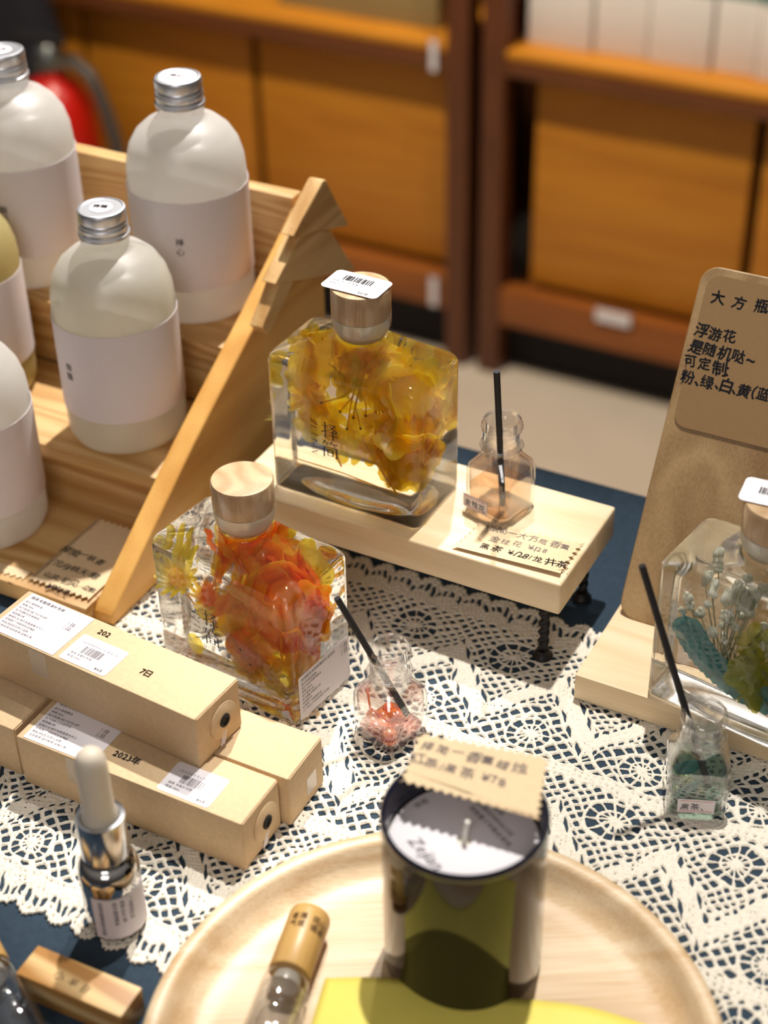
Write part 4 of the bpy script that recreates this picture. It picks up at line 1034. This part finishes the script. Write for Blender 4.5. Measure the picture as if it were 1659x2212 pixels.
text(['7日'], 0.0052, (0.0235, -0.0045, 0.0320), (1, 0, 0), (0, 1, 0), M['inkbrown'], bx1, name='stamped_date', bold=0.01)
bx2 = kraft_box('lower front kraft box under the topmost box, nearest the dropper bottle', (-0.3840, 0.4535, 0.0), 0, 0.132, 0.0330, 0.0320, stamp=0.0345, seed=8)
text(['2023年'], 0.0052, (-0.0150, -0.006, 0.0322), (1, 0, 0), (0, 1, 0), M['inkg'], bx2, name='stamped_date', bold=0.02)
bx3 = kraft_box('lower back kraft box under the topmost box, its plain end toward the lace', (-0.3795, 0.4882, 0.0), R(0.4), 0.132, 0.0330, 0.0320, button=False, labels=False)
mb = MB(); mb.box(0.0665, 0.0667, 0.000, 0.009, 0.006, 0.017, 0); obj('clear_tape', mb, M['tape'], bx3, 0)
bx4 = kraft_box('kraft box at the left edge, end to end with the lower front box', (-0.5200, 0.4575, 0.0), R(-1), 0.132, 0.0330, 0.0320, button=False, labels=False)

# cards on the lowest step of the rack
zt = 0.0124
rc = [Vector((-0.5405, 0.5585, zt+0.0012)), Vector((-0.4975, 0.5585, zt+0.0012)), Vector((-0.4975, 0.6280, zt)), Vector((-0.5405, 0.6280, zt))]
c = zigcard('price_card', rc, M['card'], sides=(1, 0, 1, 1))
tag(c, 'kraft price card on the lowest rack step beside the side panel', 'price card')
for s, px, py, sz, sd in (('择简一秋香', 128, 1190, 0.0066, 5), ('沱月/桃夭/鲸', 112, 1220, 0.0060, 6), ('山风/初见…12款', 93, 1245, 0.0058, 7), ('¥88/支', 97, 1270, 0.0062, 8)):
    p = at(px, py, z=zt+0.001); p.z = zt+0.0012*(0.628-p.y)/0.0695+0.0006; text([s], sz, p, (1, 0, 0), (0, 0.0695, -0.0012), M['ink'], c, jit=1, seed=sd, bold=0.006, space=-0.06, lift=0.0)
rc = [Vector((-0.600, 0.5560, zt+0.0001)), Vector((-0.5440, 0.5575, zt+0.0001)), Vector((-0.5440, 0.566, zt+0.0001)), Vector((-0.600, 0.5635, zt+0.0001))]
c = zigcard('price_card', rc, M['card'], sides=(1, 0, 0, 1))
tag(c, 'narrow kraft card with zigzag edge lying in front of the lowest frosted bottle', 'price card')
p = at(12, 1262, z=zt+0.0006); text(['~'], 0.007, p, (1, 0, 0), (0, 1, 0), M['ink'], c, bold=0.02)

# ------------------------------------------------------------------ dropper bottle
t = thing('dropper_bottle', 'silver glass dropper bottle with white rubber bulb on the lace', 'dropper bottle', (-0.3555, 0.3845, 0.0))
mb = MB(); mb.lathe([(0.0105, 0), (0.0132, 0.0008), (0.0140, 0.003), (0.0141, 0.034), (0.0139, 0.0385), (0.0128, 0.0415), (0.0110, 0.0432), (0.0095, 0.0440), (0.0092, 0.0475)], 56); obj('glass_body', mb, M['chrome'], t, 60)
mb = MB(); mb.lathe([(0.0100, 0.0472), (0.0110, 0.0476), (0.0111, 0.0690), (0.0108, 0.0698), (0.0092, 0.0700), (0.0082, 0.0690)], 48); obj('collar', mb, M['collar'], t, 40)
mb = MB(); mb.lathe([(0.0082, 0.0692), (0.0074, 0.0735), (0.0070, 0.0800), (0.0071, 0.0970), (0.0069, 0.1022), (0.0060, 0.1062), (0.0038, 0.1086), (0.0010, 0.1092)], 40); obj('rubber_bulb', mb, M['rubber'], t, 60)
rs = []
for i in range(25):
    a = R(-92+118*i/24); rs.append([((0.01425+q)*math.cos(a), (0.01425+q)*math.sin(a), z) for q, z in ((0, 0.0040), (0.0002, 0.0040), (0.0002, 0.0300), (0, 0.0300))])
mb = MB(); mb.rings(rs); lab = obj('paper_label', mb, M['label'], t, 40)
for k, (deg, s) in enumerate(((-78, '择简车载精油补充装'), (-52, '成分：植物精油'), (-38, '规格：20ml 3年'), (-22, '广州择简生活'))):
    a = R(deg); u_ = Vector((-math.sin(a), math.cos(a), 0)); p = Vector((0.01455*math.cos(a), 0.01455*math.sin(a), 0.0285))
    text([s], 0.0024, p, (0, 0, -1), u_, M['inkblue'], lab, lift=0.0001)

# ------------------------------------------------------------------ small wooden block and roll-on bottles
t = thing('wood_block', 'small striped wooden block with faint writing on the navy cloth', 'wood block', (-0.3425, 0.3395, TZ), R(2))
mb = MB(); mb.box(-0.0275, 0.0275, -0.0085, 0.0085, 0.0002, 0.0165, 0.0006); obj('block', mb, M['block'], t, 30)
text(['小半日'], 0.0050, (-0.0115, -0.0030, 0.0166), (1, -0.1, 0), (0.1, 1, 0), M['inkbrown'], t, space=0.5, jit=0.6)

def rollon(label, a, b, glass):
    """lying bottle from cap end a to bottom b (world points on its axis)"""
    a, b = Vector(a), Vector(b); L = (b-a).length
    t = thing('roll_on_bottle', label, 'roll-on bottle', a, 0, 'roll-on bottles with bamboo caps')
    t.rotation_euler = (b-a).to_track_quat('Z', 'Y').to_euler()
    mb = MB(); mb.lathe([(0.0080, 0.0), (0.0092, 0.0008), (0.0096, 0.0030), (0.0096, 0.0335), (0.0092, 0.0340)], 40); obj('bamboo_cap', mb, M['bamboo'], t, 50)
    mb = MB(); mb.lathe([(0.0070, 0.0345), (0.0085, 0.0352), (0.0102, 0.0375), (0.0106, 0.0410), (0.0106, L-0.002), (0.0098, L)], 40, cap0=False); obj('glass_tube', mb, M['clearglass'], t, 60)
    mb = MB(); mb.lathe([(0.0060, 0.0400), (0.0090, 0.0420), (0.0092, 0.0440), (0.0092, L-0.004), (0.0080, L-0.003)], 40); obj('oil', mb, glass, t, 60)
    mb = MB(); mb.lathe([(0.0058, 0.0341), (0.0062, 0.0350), (0.0062, 0.0398)], 28); obj('roller_seat', mb, M['plug'], t, 40)
    return t
M['oilclr'] = clear('clear_roll_on_oil', (0.93, 0.93, 0.94), (0.55, 0.56, 0.58), 1.0)
ra = at(672, 1978, z=0.0190); rb_ = at(556, 2290, z=0.0190)
ra.z = rb_.z = 0.0192
rl = rollon('clear roll-on bottle with bamboo cap lying in the round wooden tray', ra, ra+(rb_-ra).normalized()*0.082, M['oilclr'])
# writing on the cap, on the side turned up to the camera
zl = (rb_-ra).normalized(); inv = rl.rotation_euler.to_matrix().transposed()
upw = (CPOS-ra); upw = (upw-zl*upw.dot(zl)).normalized(); side = zl.cross(upw)
cap = rl.children[0]
for k, (s, ang) in enumerate((('山茶', 32), ('花语', 8), ('清欢', -28), ('香气', -50))):
    q = (upw*math.cos(R(ang))-side*math.sin(R(ang))); tang = zl.cross(q)*-1
    p = inv @ (q*0.00965+zl*0.010); text([s], 0.0038, p, inv @ tang, inv @ -zl, M['inkbrown'], cap, vert=True, bold=0.02, lift=0.0001)
ra = at(-78, 1985, z=0.0092); rb_ = at(62, 2260, z=0.0092)
rollon('clear roll-on bottle at the lower left corner, on the navy cloth', ra, ra+(rb_-ra).normalized()*0.080, M['oilclr'])

# ------------------------------------------------------------------ round tray, candle, cards
TC = Vector((-0.187, 0.375, 0.0))
t = thing('round_tray', 'round pale wooden tray with a raised rim on the lace', 'tray', TC, R(30))
mb = MB(); mb.lathe([(0.085, 0.0), (0.108, 0.0006), (0.1175, 0.006), (0.1225, 0.0165), (0.1230, 0.0195), (0.1222, 0.0212), (0.1200, 0.0218), (0.1165, 0.0214), (0.1148, 0.0200), (0.1125, 0.0150), (0.1085, 0.0106), (0.1030, 0.0086), (0.0950, 0.0081), (0.05, 0.0080), (0.001, 0.0080)], 128); obj('tray_dish', mb, M['tray'], t, 60)

CC = Vector((-0.2005, 0.4325, 0.0083))
t = thing('candle_jar', 'dark olive glass candle jar with navy rim on the round tray', 'candle', CC)
mb = MB(); mb.lathe([(0.030, 0.0), (0.0340, 0.0012), (0.0350, 0.004), (0.0352, 0.0880)], 72, cap1=False); obj('jar_body', mb, M['olive'], t, 60)
mb = MB(); mb.lathe([(0.0352, 0.0880), (0.0354, 0.0890), (0.0354, 0.0908), (0.0347, 0.0918), (0.0336, 0.0915), (0.0330, 0.0905), (0.0328, 0.0620)], 72, cap0=False, cap1=False); obj('rim', mb, M['rim'], t, 60)
mb = MB(); mb.lathe([(0.0327, 0.060), (0.0327, 0.0735), (0.0320, 0.0740)], 56); obj('wax', mb, M['wax'], t, 40)
mb = MB(); mb.lathe([(0.0035, 0.0746), (0.0318, 0.0746), (0.0318, 0.0749), (0.0035, 0.0749)], 56, closed=True); dc = obj('dust_cover', mb, M['paper'], t, 30)
mb = MB(); mb.tube([(0, 0, 0.074), (0.0004, 0.0002, 0.080), (0.0012, 0.0004, 0.0865)], 0.0011, 8); obj('wick', mb, M['wax'], t, 60)
ca = R(-28)
cu_, cv_ = Vector((math.cos(ca), math.sin(ca), 0)), Vector((-math.sin(ca), math.cos(ca), 0))
text(['香薰蜡烛', '燃烧时间约35小时', '请放置于平稳处使用'], 0.0030, cv_*0.021-cu_*0.014+Vector((0, 0, 0.0750)), cu_, cv_, M['inkg'], dc, lead=1.4)
text(['Zejian'], 0.008, -cv_*0.020-cu_*0.013+Vector((0, 0, 0.0750)), cu_, cv_, M['inkg'], dc, shear=0.3)
text(['择简'], 0.0034, -cu_*0.0265-cv_*0.006+Vector((0, 0, 0.0750)), cv_, -cu_, M['inkg'], dc, vert=False)

kz = 0.1006
kc = [at(862, 1690, z=kz), at(1166, 1772, z=kz), at(1188, 1637, z=kz), at(905, 1582, z=kz)]
c = zigcard('price_card', kc, M['card'], pitch=0.0040, depth=0.0020)
tag(c, 'kraft price card with zigzag edges lying across the candle jar rim', 'price card')
ux = (kc[1]-kc[0]).normalized(); uy = (kc[3]-kc[0]).normalized(); uy = (uy-ux*uy.dot(ux)).normalized()
text(['择简一香薰蜡烛'], 0.0066, kc[3]+ux*0.004-uy*0.0095, ux, uy, M['inkblue'], c, jit=1, seed=22, lift=0.0006)
text(['红茶/黑茶 ¥78'], 0.0066, kc[3]+ux*0.002-uy*0.0190, ux, uy, M['inkblue'], c, jit=1, seed=23, lift=0.0006)

# yellow folded paper in the tray
def yellow_paper():
    A0, A1 = at(703, 2122, z=0.012), at(1420, 2235, z=0.012); u_ = (A1-A0); L = u_.length; u_.normalize(); v_ = Vector((u_.y, -u_.x, 0))
    mb = MB(); nx, ny = 40, 14; vs = []; fs = []
    for j in range(ny+1):
        for i in range(nx+1):
            s, q = i/nx, j/ny
            z = 0.0135+0.0045*math.sin(s*5.2+0.6)**2*(1-0.3*q)+0.0020*math.sin(q*3+s*2)
            p = A0+u_*(s*L)+v_*(q*0.062)+Vector((0, 0, z-A0.z))
            p += v_*(-0.004*math.sin(math.pi*s*1.0))
            vs.append(p)
    for j in range(ny):
        for i in range(nx): fs.append((j*(nx+1)+i, j*(nx+1)+i+1, (j+1)*(nx+1)+i+1, (j+1)*(nx+1)+i))
    mb.add(vs, fs); o = obj('folded_paper', mb, M['yellow'], None, 180)
    sd = o.modifiers.new('paper_thickness', 'SOLIDIFY'); sd.thickness = 0.0004
    return o
tag(yellow_paper(), 'bright yellow folded paper lying in the round tray before the candle', 'paper')
